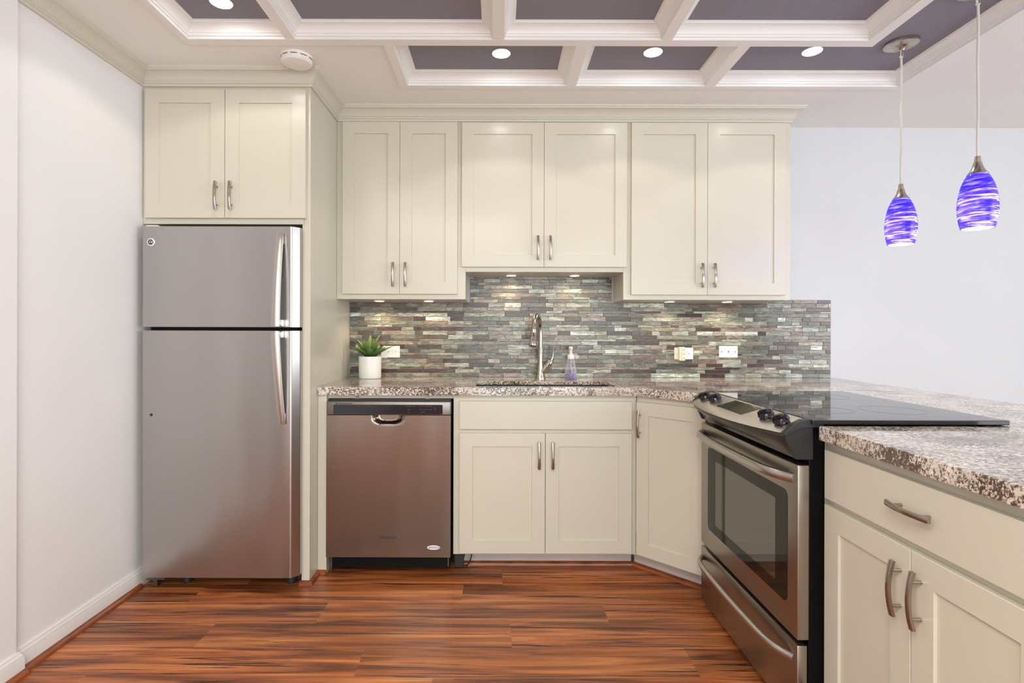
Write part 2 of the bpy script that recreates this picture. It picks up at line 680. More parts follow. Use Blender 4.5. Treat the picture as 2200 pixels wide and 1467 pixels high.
# ceiling: white plane around the coffered tray, grey recess above
K = 0.98776
ax0, ax1 = -1.3334 * K, 1.600 * K        # front row of coffers, outer edges
bx0, bx1 = -0.4948 * K, 2.0200 * K       # back row, outer edges
ya, yb_, yc = 2.268 * K, 2.318 * K, 2.731 * K
yf = 1.25
bm = MB()
for x0, x1, y0, y1 in ((XL - 0.05, ax0, yf, YB), (ax0, bx0, yb_, YB), (bx0, bx1, yc, YB), (bx1, 4.55, yf, YB), (XL - 0.05, 4.55, -3.55, yf), (-3.05, XL - 0.1, -0.45, 1.95)):
    bm.box(x0, x1, y0, y1, ZC, ZC + 0.03)
cl = struct(bm.build('ceiling', 'ceiling'))
bm = MB()
bm.box(ax0, bx1, yf, yc, ZR, ZR + 0.06)
struct(bm.build('recessed_grey_ceiling', 'grey'))

beams = []


def beam(x0, x1, y0, y1):
    q = MB()
    q.box(x0, x1, y0, y1, ZC - 0.007, ZR + 0.001, 0.0015, 1)
    struct(q.build('trim_%d' % (len(beams) + 1), 'trim'))
    beams.append(1)


bw = 0.049
xs = [(-0.8944 * K, -0.8526 * K), (-0.0256 * K, 0.0242 * K), (0.6813 * K, 0.7279 * K)]
ai0, ai1 = -1.3009 * K, 1.5502 * K
bi0, bi1, bi2 = -0.4514 * K, 1.9823 * K, 2.694 * K
beam(ax0, ax1, ya, yb_)
beam(ax0, bx1, yf - 0.01, yf + 0.04)
beam(ax0, ai0, yf + 0.04, ya)
for a_, b_ in xs:
    beam(a_, b_, yf + 0.04, ya)
beam(ai1, ax1, yf + 0.04, ya)
ys = [(0.3318 * K, 0.3862 * K), (1.0257 * K, 1.0785 * K)]
for a_, b_ in ys:
    beam(a_, b_, yb_, bi2)
beam(bx0, bi0, yb_, yc)
beam(bi0, bx1, bi2, yc)
beam(bi1, bx1, yf + 0.04, bi2)
R_ = ZR - ZC
cp = [(-0.001, 0.0035), (0.003, 0.004), (0.005, 0.006), (0.006, 0.010), (0.006, 0.014), (0.009, 0.015), (0.011, 0.021), (0.016, 0.029), (0.024, 0.036), (0.033, 0.041), (0.040, 0.043), (0.041, 0.047), (0.044, 0.048), (0.044, R_)]
cprof = [(d, ZC + z) for d, z in cp]


def coffer(poly):
    # counter-clockwise outline seen from above would put the profile outside, so travel clockwise
    area = sum(poly[i - 1][0] * poly[i][1] - poly[i][0] * poly[i - 1][1] for i in range(len(poly)))
    if area > 0:
        poly = poly[::-1]
    q = MB()
    q.sweep(poly, cprof, True)
    struct(q.build('trim_%d' % (len(beams) + 1), 'trim', None, True))
    beams.append(1)


def rect(x0, x1, y0, y1):
    return [(x0, y0), (x1, y0), (x1, y1), (x0, y1)]


ex = [ai0] + [v for p in xs for v in p] + [ai1]
for i in range(0, 8, 2):
    coffer(rect(ex[i], ex[i + 1], yf + 0.04, ya))
coffer(rect(bi0, ys[0][0], yb_, bi2))
coffer(rect(ys[0][1], ys[1][0], yb_, bi2))
coffer([(ys[1][1], yb_), (ys[1][1], bi2), (bi1, bi2), (bi1, yf + 0.04), (ax1, yf + 0.04), (ax1, yb_)])

# crown moulding along the left wall and around the cabinet tops
FY = 2.535      # over-fridge cabinet face frame
UY = 2.95       # upper cabinet face frame
PX = -0.88      # right face of the tall refrigerator panel
zb = 2.325
crown = [(0.0, 0.0), (0.009, 0.0), (0.010, 0.006), (0.010, 0.011), (0.014, 0.013), (0.014, 0.019), (0.017, 0.021), (0.020, 0.030), (0.026, 0.040), (0.036, 0.050), (0.048, 0.057), (0.053, 0.059), (0.054, 0.063), (0.058, 0.066), (0.061, 0.071), (0.061, ZC - zb), (0.0, ZC - zb)]
q = MB()
q.sweep([(XL, -3.4), (XL, FY), (PX, FY), (PX, UY), (1.59, UY), (1.59, YB)], [(d, zb + z) for d, z in crown])
struct(q.build('crown_molding', 'cream_trim', None, True))

# baseboards and quarter rounds
bbp = [(0, 0.0), (0.016, 0.0), (0.016, 0.058), (0.013, 0.064), (0.013, 0.068), (0.009, 0.073), (0.008, 0.080), (0, 0.081)]
q = MB()
q.sweep([(XL + 0.017, 1.35), (XL + 0.017, 1.855), (XL, 1.855), (XL, 3.1)], bbp)
struct(q.build('baseboard_left', 'base_white', None, True))
qr = [(0, 0)] + [(0.019 * math.sin(t * PI / 12), 0.019 * math.cos(t * PI / 12)) for t in range(7)][::1]
qr = [(0.0, 0.019)] + [(0.019 * math.sin(t * PI / 12), 0.019 * math.cos(t * PI / 12)) for t in range(1, 7)] + [(0, 0)]
for n_, path in enumerate(([(XL + 0.033, 1.35), (XL + 0.033, 1.871)], [(XL + 0.016, 1.874), (XL + 0.016, 2.50)], [(-0.925, 2.538), (PX, 2.538), (PX, 2.647), (-0.837, 2.647)], [(-0.20, 2.757), (0.688, 2.757), (0.98, 2.465)])):
    q = MB()
    q.sweep(path, qr)
    struct(q.build('quarter_round_trim', 'strip', None, True))

# ------------------------------------------------------------------ cabinets


def handle_mesh(L=0.131):
    q = MB()
    n = 18
    rows = []
    bm2 = bmesh.new()
    for i in range(n + 1):
        t = i / n * 2 - 1
        z = t * L / 2
        y = -0.030 + 0.010 * t * t          # bowed away from the door
        hw = 0.0056 + 0.0012 * t * t
        th = 0.0032
        rows.append([bm2.verts.new(v) for v in ((-hw, y - th, z), (-hw * 0.6, y - th - 0.0016, z), (hw * 0.6, y - th - 0.0016, z), (hw, y - th, z), (hw, y + th, z), (-hw, y + th, z))])
    for a, b_ in zip(rows, rows[1:]):
        for k in range(6):
            bm2.faces.new((a[k], a[(k + 1) % 6], b_[(k + 1) % 6], b_[k]))
    bm2.faces.new(rows[0])
    bm2.faces.new(rows[-1])
    bmesh.ops.recalc_face_normals(bm2, faces=bm2.faces[:])
    q._merge(bm2)
    for s in (-1, 1):
        q.tube([(0, -0.026, s * 0.042), (0, 0.0, s * 0.042)], 0.0042, 10)
    me = bpy.data.meshes.new('handle')
    q.bm.to_mesh(me)
    q.bm.free()
    for p in me.polygons:
        p.use_smooth = True
    me.set_sharp_from_angle(angle=math.radians(35))
    me.materials.append(M['pull'])
    return me


HANDLE = handle_mesh()


def add_handle(parent, x, y, z, horizontal=False):
    o = bpy.data.objects.new('handle', HANDLE)
    col.objects.link(o)
    o.parent = parent
    o.location = (x, y, z)
    if horizontal:
        o.rotation_euler = (0, PI / 2, 0)
    o['label'] = 'arched satin nickel pull'
    return o


def shaker(parent, x0, x1, z0, z1, y, rail=0.064, name='door', depth=0.02, recess=0.007):
    """shaker panel with its front at local y, in one mesh"""
    bm2 = bmesh.new()
    e = 0.0012

    def ring(xa, xb, za, zb_, yy):
        return [bm2.verts.new(p) for p in ((xa, yy, za), (xb, yy, za), (xb, yy, zb_), (xa, yy, zb_))]
    r0 = ring(x0, x1, z0, z1, y + depth)
    r1 = ring(x0, x1, z0, z1, y + e)
    r2 = ring(x0 + e, x1 - e, z0 + e, z1 - e, y)
    r3 = ring(x0 + rail, x1 - rail, z0 + rail, z1 - rail, y)
    r4 = ring(x0 + rail + 0.0015, x1 - rail - 0.0015, z0 + rail + 0.0015, z1 - rail - 0.0015, y + recess)
    bm2.faces.new(r0)
    for a, b_ in ((r0, r1), (r1, r2), (r2, r3), (r3, r4)):
        for k in range(4):
            bm2.faces.new((a[k], a[(k + 1) % 4], b_[(k + 1) % 4], b_[k]))
    bm2.faces.new(r4)
    bmesh.ops.recalc_face_normals(bm2, faces=bm2.faces[:])
    q = MB()
    q._merge(bm2)
    return q.build(name, 'cream', parent)


def slab(parent, x0, x1, z0, z1, y, name):
    q = MB()
    q.box(x0, x1, y, y + 0.02, z0, z1, 0.0015, 2)
    return q.build(name, 'cream', parent)


# upper cabinets: local coordinates are world coordinates with the root at the cabinet base
def upper(label, x0, x1, z0, doors, dz, hz, y=UY, back=YB - 0.012, z1=2.328, extra=None):
    r = thing('wall_cabinet', label, 'cabinet', (x0, y, z0))
    q = MB()
    q.box(0, x1 - x0, 0, back - y, 0, z1 - z0)
    q.build('carcass', 'cream', r)
    for i, (a, b_) in enumerate(doors):
        d = shaker(r, a - x0, b_ - x0, dz[0] - z0, dz[1] - z0, -0.02)
        hx = b_ - 0.0325 if i == 0 else a + 0.0325
        add_handle(d, hx - x0, -0.02, hz - z0)
    return r


upper('tall cream two-door wall cabinet beside the refrigerator panel, above the potted plant', PX + 0.001, -0.178, 1.36, [(-0.8445, -0.535), (-0.5335, -0.222)], (1.387, 2.3195), 1.491)
upper('shorter cream two-door wall cabinet above the sink and faucet', -0.177, 0.681, 1.510, [(-0.1985 + 0.0, 0.247), (0.2485, 0.6965)], (1.535, 2.3175), 1.6365)
upper('cream two-door wall cabinet at the far end from the refrigerator, above the two right outlets', 0.682, 1.59, 1.36, [(0.721, 1.1325), (1.134, 1.558)], (1.386, 2.3185), 1.490)
fr = upper('cream two-door cabinet mounted above the refrigerator', XL + 0.002, PX - 0.03, 1.685, [(-1.644, -1.2735), (-1.271, -0.8965)], (1.710, 2.309), 1.811, y=FY, back=YB - 0.003, z1=2.328)

# tall panel to the right of the refrigerator
q = MB()
q.box(PX - 0.029, PX, FY, YB - 0.003, 0.0, 2.326, 0.001, 1)
q.box(-0.9165, PX - 0.0292, FY, FY + 0.02, 0.0, 1.684)
tag(q.build('refrigerator_side_panel', 'cream'), 'tall cream panel standing between the refrigerator and the dishwasher counter', 'panel')

# base cabinets
BY = 2.665          # face frame plane of the sink run
CT, CB = 0.914, 0.874


def base_carcass(q, w, d, top=CB - 0.001, toe=0.09):
    q.box(0, w, 0, 0.019, toe, top)
    q.box(0, 0.018, 0.019, d, toe, top)
    q.box(w - 0.018, w, 0.019, d, toe, top)
    q.box(0.018, w - 0.018, 0.019, d, toe, toe + 0.018)
    q.box(0.018, w - 0.018, d - 0.012, d, toe + 0.018, top)


sb = thing('sink_base_cabinet', 'cream two-door base cabinet under the sink, with a plain drawer front', 'cabinet', (-0.2175, BY, 0))
q = MB()
base_carcass(q, 0.898, 0.53)
q.build('carcass', 'cream', sb)
q = MB()
q.box(0.02, 0.898, 0.092, 0.108, 0.0, 0.0895)
q.build('toe_kick', 'toe', sb)
slab(sb, 0.0300, 0.8735, 0.7075, 0.8445, -0.02, 'drawer_front')
d1 = shaker(sb, 0.0300, 0.4490, 0.1000, 0.6875, -0.02)
d2 = shaker(sb, 0.4515, 0.8735, 0.1000, 0.6875, -0.02)
add_handle(d1, 0.4190, -0.02, 0.5825)
add_handle(d2, 0.4850, -0.02, 0.5825)

# filler to the left of the dishwasher
q = MB()
q.box(PX + 0.001, -0.8365, 2.647, 3.19, 0.0, CB - 0.001)
q.box(-0.8365, -0.2185, 2.672, 2.69, 0.8545, CB - 0.001)
tag(q.build('filler_panel', 'cream'), 'narrow cream filler strip left of the dishwasher, with a thin rail above it', 'panel')
q = MB()
q.box(-0.2225, -0.2180, 2.70, 3.19, 0.0, 0.086)

# diagonal corner cabinet
dc = thing('corner_base_cabinet', 'cream single-door base cabinet set diagonally in the corner beside the range', 'cabinet', (0.6815, 2.6635, 0), -PI / 4)
q = MB()
LD = 0.405
q.box(0.004, LD, 0, 0.019, 0.09, CB - 0.001)
q.prism([(0.004, 0.019), (LD, 0.019), (LD + 0.26, 0.28), (LD + 0.1, 0.45), (0.36, 0.37), (0.02, 0.035)], 'z', 0.09, CB - 0.03)
q.build('carcass', 'cream', dc)
q = MB()
q.box(-0.055, LD + 0.10, 0.075, 0.09, 0.0, 0.0895)
q.build('toe_kick', 'toe', dc)
d1 = shaker(dc, 0.0115, 0.3570, 0.100, 0.8445, -0.02)
add_handle(d1, 0.034, -0.02, 0.7395)

# peninsula cabinet, facing the left wall
pc = thing('peninsula_base_cabinet', 'cream base cabinet with one drawer over two doors, on the near side of the range', 'cabinet', (0.975, 1.583, 0), -PI / 2)
q = MB()
PWid = 1.14
base_carcass(q, PWid, 0.60)
q.box(-0.031, 0.0, 0.0, 0.019, 0.09, CB - 0.001)
q.box(0.70, 0.74, 0.0, 0.018, 0.09, CB - 0.001)
q.build('carcass', 'cream', pc)
q = MB()
q.box(0.0, PWid, 0.08, 0.095, 0.0, 0.0895)
q.build('toe_kick', 'toe', pc)
dr = slab(pc, 0.0005, 0.660, 0.7040, 0.8445, -0.02, 'drawer')
add_handle(dr, 0.345, -0.02, 0.7800, True)
d1 = shaker(pc, 0.0005, 0.3305, 0.100, 0.6855, -0.02)
d2 = shaker(pc, 0.3335, 0.660, 0.100, 0.6855, -0.02)
add_handle(d1, 0.3010, -0.02, 0.5830)
add_handle(d2, 0.3635, -0.02, 0.5830)

# ------------------------------------------------------------------ granite countertop with the sink cut-out


def rounded(x0, x1, y0, y1, r, n=6):
    pts = []
    for cx, cy, a0 in ((x1 - r, y1 - r, 0), (x0 + r, y1 - r, 90), (x0 + r, y0 + r, 180), (x1 - r, y0 + r, 270)):
        for k in range(n + 1):
            a = math.radians(a0 + 90 * k / n)
            pts.append((cx + r * math.cos(a), cy + r * math.sin(a)))
    return pts


def offset_loop(pts, d):
    """move a closed loop inwards by d (any winding)"""
    n = len(pts)
    area = sum(pts[i - 1][0] * pts[i][1] - pts[i][0] * pts[i - 1][1] for i in range(n))
    sg = 1 if area > 0 else -1
    out = []
    for i in range(n):
        p0, p1, p2 = Vector(pts[i - 1]), Vector(pts[i]), Vector(pts[(i + 1) % n])
        a, b_ = (p1 - p0).normalized(), (p2 - p1).normalized()
        n1, n2 = Vector((-a.y, a.x)) * sg, Vector((-b_.y, b_.x)) * sg
        m = (n1 + n2) / (1 + n1.dot(n2))
        out.append(tuple(p1 + m * d))
    return out


def stone_slab(name, outer, hole, z0, z1, zh, bev, material):
    """slab with eased top edges; the hole is only as deep as zh and wider below (undermount cut-out)"""
    from mathutils.geometry import tessellate_polygon
    bm2 = bmesh.new()
    mk = lambda pts, z: [bm2.verts.new((p[0], p[1], z)) for p in pts]
    o = [mk(offset_loop(outer, bev), z1), mk(offset_loop(outer, bev * 0.3), z1 - bev * 0.3), mk(outer, z1 - bev), mk(outer, z0)]
    wide = offset_loop(hole, -0.028)
    h = [mk(offset_loop(hole, -bev), z1), mk(offset_loop(hole, -bev * 0.3), z1 - bev * 0.3), mk(hole, z1 - bev), mk(hole, zh), mk(wide, zh), mk(wide, z0)]
    for rings in (o, h):
        for r1, r2 in zip(rings, rings[1:]):
            n = len(r1)
            for k in range(n):
                bm2.faces.new((r1[k], r1[(k + 1) % n], r2[(k + 1) % n], r2[k]))
    for a, b_ in ((o[0], h[0]), (o[-1], h[-1])):
        al = a + b_
        for t in tessellate_polygon([[v.co for v in a], [v.co for v in b_]]):
            try:
                bm2.faces.new([al[i] for i in t])
            except ValueError:
                pass
    bmesh.ops.recalc_face_normals(bm2, faces=bm2.faces[:])
    q = MB()
    q._merge(bm2)
    return q.build(name, material)


TY = 3.207          # front of the tile
XP = 2.0            # far edge of the peninsula
outer = [(PX + 0.001, TY - 0.001), (PX + 0.001, 2.63), (0.672, 2.63), (0.9325, 2.3695), (1.487, 2.3695), (1.487, 1.578), (0.937, 1.578), (0.937, 0.42), (XP, 0.42), (XP, TY - 0.001)]
SX0, SX1, SY0, SY1 = -0.112, 0.589, 2.690, 2.945
ct = stone_slab('countertop', outer, rounded(SX0, SX1, SY0, SY1, 0.02), CB, CT, 0.8965, 0.003, 'granite')
tag(ct, 'L-shaped speckled granite countertop running under the backsplash and along the peninsula', 'countertop')

sk = thing('sink', 'dark undermount kitchen sink below the faucet, set in the granite', 'sink', ((SX0 + SX1) / 2, (SY0 + SY1) / 2, 0.70))
q = MB()
w2, d2_ = (SX1 - SX0) / 2 + 0.004, (SY1 - SY0) / 2 + 0.004
q.box(-w2 - 0.012, -w2, -d2_ - 0.012, d2_ + 0.012, 0, 0.196)
q.box(w2, w2 + 0.012, -d2_ - 0.012, d2_ + 0.012, 0, 0.196)
q.box(-w2, w2, -d2_ - 0.012, -d2_, 0, 0.196)
q.box(-w2, w2, d2_, d2_ + 0.012, 0, 0.196)
q.box(-w2 - 0.012, w2 + 0.012, -d2_ - 0.012, d2_ + 0.012, -0.012, 0)
q.build('basin', 'sink', sk)
q = MB()
q.lathe([(0, 0.003), (0.03, 0.003), (0.042, 0.001), (0.042, 0.0)], (0, 0, 0), 24)
q.build('drain', 'nickel', sk, True)

# ------------------------------------------------------------------ mosaic backsplash
PAL = [((134, 132, 116), 4.5), ((158, 156, 140), 4), ((182, 180, 164), 3), ((204, 206, 194), 1.8), ((112, 98, 86), 4), ((140, 122, 108), 4), ((160, 145, 128), 4), ((90, 68, 60), 3.2), ((76, 56, 51), 2.6), ((96, 94, 84), 3), ((120, 122, 110), 3), ((172, 166, 146), 1.5)]
rowsH = [0.0245, 0.0225, 0.0135, 0.0225, 0.0255, 0.0225, 0.0115, 0.0225, 0.0265, 0.0215, 0.0125, 0.0235]
rt = random.Random(23)
bm = bmesh.new()
lc = bm.loops.layers.float_color.new('tile')
ls = bm.loops.layers.float_color.new('seed')


def tile(x0, x1, z0, z1):
    yb2, yf2 = YB - 0.004, TY - rt.uniform(0, 0.0009)
    e = 0.0008
    c = rt.choices([p[0] for p in PAL], [p[1] for p in PAL])[0]
    cc = srgb(*c)
    kf = rt.uniform(0.62, 1.0)
    cc = (cc[0] * kf * 0.95, cc[1] * kf * 0.985, cc[2] * kf * 1.0, 1)
    sd = (rt.random(), rt.random(), rt.random(), 1)
    o4 = [bm.verts.new((x, yb2, z)) for x, z in ((x0, z0), (x1, z0), (x1, z1), (x0, z1))]
    m4 = [bm.verts.new((x, yf2 + e, z)) for x, z in ((x0, z0), (x1, z0), (x1, z1), (x0, z1))]
    f4 = [bm.verts.new((x, yf2, z)) for x, z in ((x0 + e, z0 + e), (x1 - e, z0 + e), (x1 - e, z1 - e), (x0 + e, z1 - e))]
    fs = [bm.faces.new(f4)]
    for a, b_ in ((o4, m4), (m4, f4)):
        for k in range(4):
            fs.append(bm.faces.new((a[k], a[(k + 1) % 4], b_[(k + 1) % 4], b_[k])))
    for f in fs:
        for l in f.loops:
            l[lc] = cc
            l[ls] = sd


z = CT + 0.001
ri = 0
g = 0.0018
while z < 1.505:
    h = rowsH[ri % len(rowsH)]
    ri += 1
    zt = z + h - g
    if z >= 1.355:
        x, xe = -0.165, 0.672
        zt = min(zt, 1.506)
    else:
        x, xe = PX + 0.003, 1.971
        zt = min(zt, 1.374)
    segs = [(x, xe)]
    if 1.33 < z < 1.372 and zt <= 1.374 and z < 1.355:
        pass
    elif 1.355 <= z < 1.372:
        segs = [(-0.165, 0.672), (1.592, 1.971)]
    for x, xe in segs:
        cur = x - rt.uniform(0, 0.12)
        while cur < xe:
            ln = rt.choice([0.146, 0.146, 0.146, 0.097, 0.097, 0.072, 0.048])
            a, b_ = max(cur, x), min(cur + ln - g, xe)
            if b_ - a > 0.008:
                zz = zt if not (x > 1.5) else min(zt, 1.374)
                tile(a, b_, z, zz)
            cur += ln
    z += h
bmesh.ops.recalc_face_normals(bm, faces=bm.faces[:])
bs = thing('mosaic_backsplash', 'grey and brown glass mosaic strip backsplash on the wall behind the sink', 'backsplash', (0, 0, 0))
mb = MB()
mb.bm.free()
mb.bm = bm
mb.build('mosaic_tiles', 'tile', bs)
q = MB()
q.box(PX + 0.002, 1.9715, TY + 0.0022, YB - 0.0005, CT + 0.0005, 1.3585)
q.box(-0.166, 0.673, TY + 0.0022, YB - 0.0005, 1.3585, 1.5075)
q.box(1.5915, 1.9715, TY + 0.0022, YB - 0.0005, 1.3585, 1.3755)
q.build('grout_bed', 'grout', bs)

# ------------------------------------------------------------------ refrigerator
rf = thing('refrigerator', 'stainless top-freezer refrigerator standing in the niche by the left wall', 'refrigerator', (-1.629, 2.475, 0))
W = 0.715


def fridge_door(name, z0, z1):
    poly = [(0, 0.056), (0, 0.006), (0.002, 0.002), (0.006, 0.0), (W - 0.036, 0.0), (W - 0.031, 0.001), (W - 0.028, 0.003), (W - 0.003, 0.028), (W, 0.033), (W, 0.056)]
    q = MB()
    q.prism(poly, 'z', z0, z1)
    return q.build(name, 'steel', rf)


fz = fridge_door('freezer_door', 1.2030, 1.6628)
fd = fridge_door('refrigerator_door', 0.0560, 1.1862)
q = MB()
q.box(0.008, W - 0.024, 0.086, 0.70, 0.045, 1.655, 0.004)
q.build('cabinet_body', 'charcoal', rf)
q = MB()
q.box(0.006, W - 0.022, 0.0565, 0.0855, 0.07, 1.655)
q.build('door_gasket', 'black', rf)
q = MB()
q.box(0.03, W - 0.03, 0.12, 0.14, 0.010, 0.0445)
q.build('base_grille', 'black', rf)


def fridge_handle(parent, zt, zb_, xt, xb, grip_low):
    q = MB()
    bm2 = bmesh.new()
    n = 20
    rows = []
    for i in range(n + 1):
        t = i / n
        z_ = zt + (zb_ - zt) * t
        x_ = xt + (xb - xt) * t
        s = t if grip_low else 1 - t
        # stands off most at the end next to the seam and dives into the door at the far end
        y_ = -0.014 - 0.040 * (1 - (1 - s) ** 2) if s > 0.02 else -0.012
        wd = 0.0145 + 0.004 * s
        th = 0.011
        rows.append([bm2.verts.new(v) for v in ((x_ - wd, y_ + th, z_), (x_ - wd, y_ - 0.002, z_), (x_ - wd * 0.6, y_ - 0.006, z_), (x_ + wd * 0.6, y_ - 0.006, z_), (x_ + wd, y_ - 0.002, z_), (x_ + wd, y_ + th, z_))])
    for a, b_ in zip(rows, rows[1:]):
        for k in range(6):
            bm2.faces.new((a[k], a[(k + 1) % 6], b_[(k + 1) % 6], b_[k]))
    bm2.faces.new(rows[0])
    bm2.faces.new(rows[-1])
    bmesh.ops.recalc_face_normals(bm2, faces=bm2.faces[:])
    q._merge(bm2)
    o = q.build('handle', 'handle_steel', parent, True)
    zz = zb_ if grip_low else zt
    q = MB()
    s_ = 1 if grip_low else -1
    q.box((xb if grip_low else xt) - 0.010, (xb if grip_low else xt) + 0.020, -0.045, 0.0, min(zz, zz + s_ * 0.030), max(zz, zz + s_ * 0.030), 0.003)
    q.build('handle_mount', 'chrome', parent, True)
    q = MB()
    z2 = zt if grip_low else zb_
    q.box((xt if grip_low else xb) - 0.008, (xt if grip_low else xb) + 0.016, -0.012, 0.0, min(z2, z2 - s_ * 0.05), max(z2, z2 - s_ * 0.05), 0.003)
    q.build('handle_mount', 'silver_plastic', parent, True)
    return o


fridge_handle(fz, 1.632, 1.2065, 0.636, 0.6305, True)
fridge_handle(fd, 1.1845, 0.760, 0.629, 0.647, False)
q = MB()
m_ = Matrix.Rotation(PI / 2, 4, 'X')
q.lathe([(0, 0.004), (0.0155, 0.004), (0.0175, 0.003), (0.0175, 0.0)], (0.0425, 0.0, 1.590), 32, m_)
bd = q.build('round_badge', 'badge_white', fz, True)
q = MB()
q.lathe([(0, 0.0048), (0.0125, 0.0048), (0.0125, 0.0042)], (0.0425, 0.0, 1.590), 32, m_)
q.build('badge_face', 'slot', fz)
text_mesh('badge_monogram', 'GE', 0.0155, 'badge_white', fz, (0.0425, -0.0050, 1.590), (PI / 2, 0, 0), 0.35, 0.0003)
q = MB()
q.lathe([(0, 0.003), (0.0055, 0.003), (0.0065, 0.0015), (0.0065, 0.0)], (0.0445, 0.0, 0.801), 20, m_)
q.build('hole_plug', 'charcoal', fd, True)
q = MB()
q.box(0.004, 0.06, 0.02, 0.07, 1.6635, 1.672, 0.002)
q.build('top_hinge', 'white_plastic', rf)
q = MB()
q.box(0.012, 0.095, 0.02, 0.07, 0.036, 0.0550, 0.001).box(0.035, 0.055, 0.03, 0.06, 0.004, 0.036)
q.build('lower_hinge', 'zinc', rf)
q = MB()
q.box(W - 0.030, W - 0.008, 0.076, 0.0855, 0.015, 0.070, 0.002)
q.build('corner_bracket', 'charcoal', rf)
for fx in (0.17, W - 0.055):
    q = MB()
    q.lathe([(0, 0.0), (0.012, 0.0), (0.012, 0.010), (0.026, 0.012), (0.026, 0.034), (0.010, 0.036), (0.010, 0.050), (0, 0.050)], (fx, 0.075, 0.0), 20)
    q.build('leveling_foot', 'charcoal', rf, True)

# ------------------------------------------------------------------ dishwasher
dw = thing('dishwasher', 'stainless dishwasher with a pocket handle under the counter, left of the sink cabinet', 'dishwasher', (-0.830, 2.62, 0))
WD = 0.602
q = MB()
q.box(0.003, WD - 0.003, 0.045, 0.55, 0.09, 0.852, 0.003)
q.build('tub', 'charcoal', dw)
# door skin with a scooped pocket in its upper edge
bm2 = bmesh.new()
NX, NZ = 72, 60
z0_, z1_ = 0.0915, 0.778
pcx, pz = 0.299, z1_
grid = []
for j in range(NZ + 1):
    tz = j / NZ
    zz = z0_ + (z1_ - z0_) * (1 - (1 - tz) ** 2.2)
    row = []
    for i in range(NX + 1):
        xx = WD * i / NX
        d = max(abs(xx - pcx) / 0.079, 0)
        e_ = max((pz - zz) / 0.046, 0)
        rr = (d ** 3.2 + e_ ** 3.2) ** (1 / 3.2)
        dep = 0.026 * (1 - min(1, max(0, (rr - 0.62) / 0.38)) ** 1.0) if rr < 1 else 0
        dep = dep if dep <= 0 else 0.026 * (0.5 - 0.5 * math.cos(PI * dep / 0.026))
        row.append(bm2.verts.new((xx, dep, zz)))
    grid.append(row)
for j in range(NZ):
    for i in range(NX):
        bm2.faces.new((grid[j][i], grid[j][i + 1], grid[j + 1][i + 1], grid[j + 1][i]))
bx = [bm2.verts.new(v) for v in ((0, 0.042, z0_), (WD, 0.042, z0_), (WD, 0.042, z1_), (0, 0.042, z1_))]
bm2.faces.new(bx)
bm2.faces.new([grid[0][i] for i in range(NX + 1)] + [bx[1], bx[0]])
bm2.faces.new([grid[NZ][i] for i in range(NX + 1)] + [bx[2], bx[3]])
bm2.faces.new([grid[j][0] for j in range(NZ + 1)] + [bx[3], bx[0]])
bm2.faces.new([grid[j][NX] for j in range(NZ + 1)] + [bx[2], bx[1]])
bmesh.ops.recalc_face_normals(bm2, faces=bm2.faces[:])
q = MB()
q._merge(bm2)
dd = q.build('door', 'steel_dark', dw, True)
q = MB()
q.box(0, WD, -0.002, 0.042, 0.7795, 0.8445, 0.004, 3)
cpn = q.build('control_panel', 'silver_plastic', dw, True)
q = MB()
q.prism(rounded(0.035, 0.563, 0.7838, 0.830, 0.004), 'y', -0.0035, -0.0015)
q.build('black_fascia', 'black_gloss', cpn)
q = MB()
for k in range(5):
    q.box(0.044 + k * 0.0165, 0.058 + k * 0.0165, -0.0028, -0.001, 0.8328, 0.8365)
q.build('vent_slots', 'slot', cpn)
q = MB()
rk = random.Random(2)
for xx, zz, ln in ((0.385, 0.823, 0.030), (0.420, 0.823, 0.010), (0.392, 0.807, 0.012), (0.394, 0.793, 0.010), (0.448, 0.822, 0.006), (0.458, 0.822, 0.010), (0.471, 0.822, 0.010), (0.484, 0.823, 0.012), (0.500, 0.823, 0.014), (0.450, 0.808, 0.012), (0.468, 0.808, 0.012), (0.484, 0.807, 0.010), (0.500, 0.807, 0.010), (0.456, 0.793, 0.012), (0.466, 0.797, 0.012), (0.520, 0.816, 0.008), (0.522, 0.809, 0.010)):
    q.box(xx, xx + ln, -0.00375, -0.003, zz - 0.0009, zz + 0.0009)
q.build('printed_markings', 'mark_grey', cpn)
q = MB()
q.box(0.012, WD - 0.006, 0.047, 0.062, 0.022, 0.0895, 0.001)
q.build('kick_plate', 'black', dw)
for xx in (0.012, WD - 0.016):
    q = MB()
    q.box(xx, xx + 0.004, 0.043, 0.06, 0.004 if xx < 0.1 else 0.03, 0.088)
    q.build('side_rail', 'zinc', dw)
for xx in (0.137, 0.484):
    q = MB()
    q.prism([(xx - 0.010, 0.8525), (xx + 0.010, 0.8525), (xx + 0.008, 0.8725), (xx - 0.006, 0.8725)], 'y', 0.0485, 0.0505)
    q.lathe([(0, 0.003), (0.004, 0.003), (0.004, 0)], (xx, 0.0485, 0.864), 12, m_)
    q.build('mounting_bracket', 'zinc', dw)
text_mesh('script_logo', 'Whirlpool', 0.0200, 'navy_print', dd, (0.2965, -0.0008, 0.188), (PI / 2, 0, 0), 0.3, 0.0003)
q = MB()
q.lathe([(0, 0.0018), (0.030, 0.0018), (0.0315, 0.001), (0.0315, 0)], (0.5205, 0, 0.139), 40, m_ @ Matrix.Diagonal((1, 0.34, 1, 1)))
ob = q.build('oval_badge', 'badge_white', dd, True)
text_mesh('badge_lettering', 'AM', 0.0135, 'navy_print', dd, (0.5045, -0.0022, 0.1395), (PI / 2, 0, 0), 0.0, 0.0002, 0.95)
text_mesh('badge_red_letter', 'E', 0.0135, 'red_print', dd, (0.5173, -0.0022, 0.1395), (PI / 2, 0, 0), 0.0, 0.0002, 0.95)
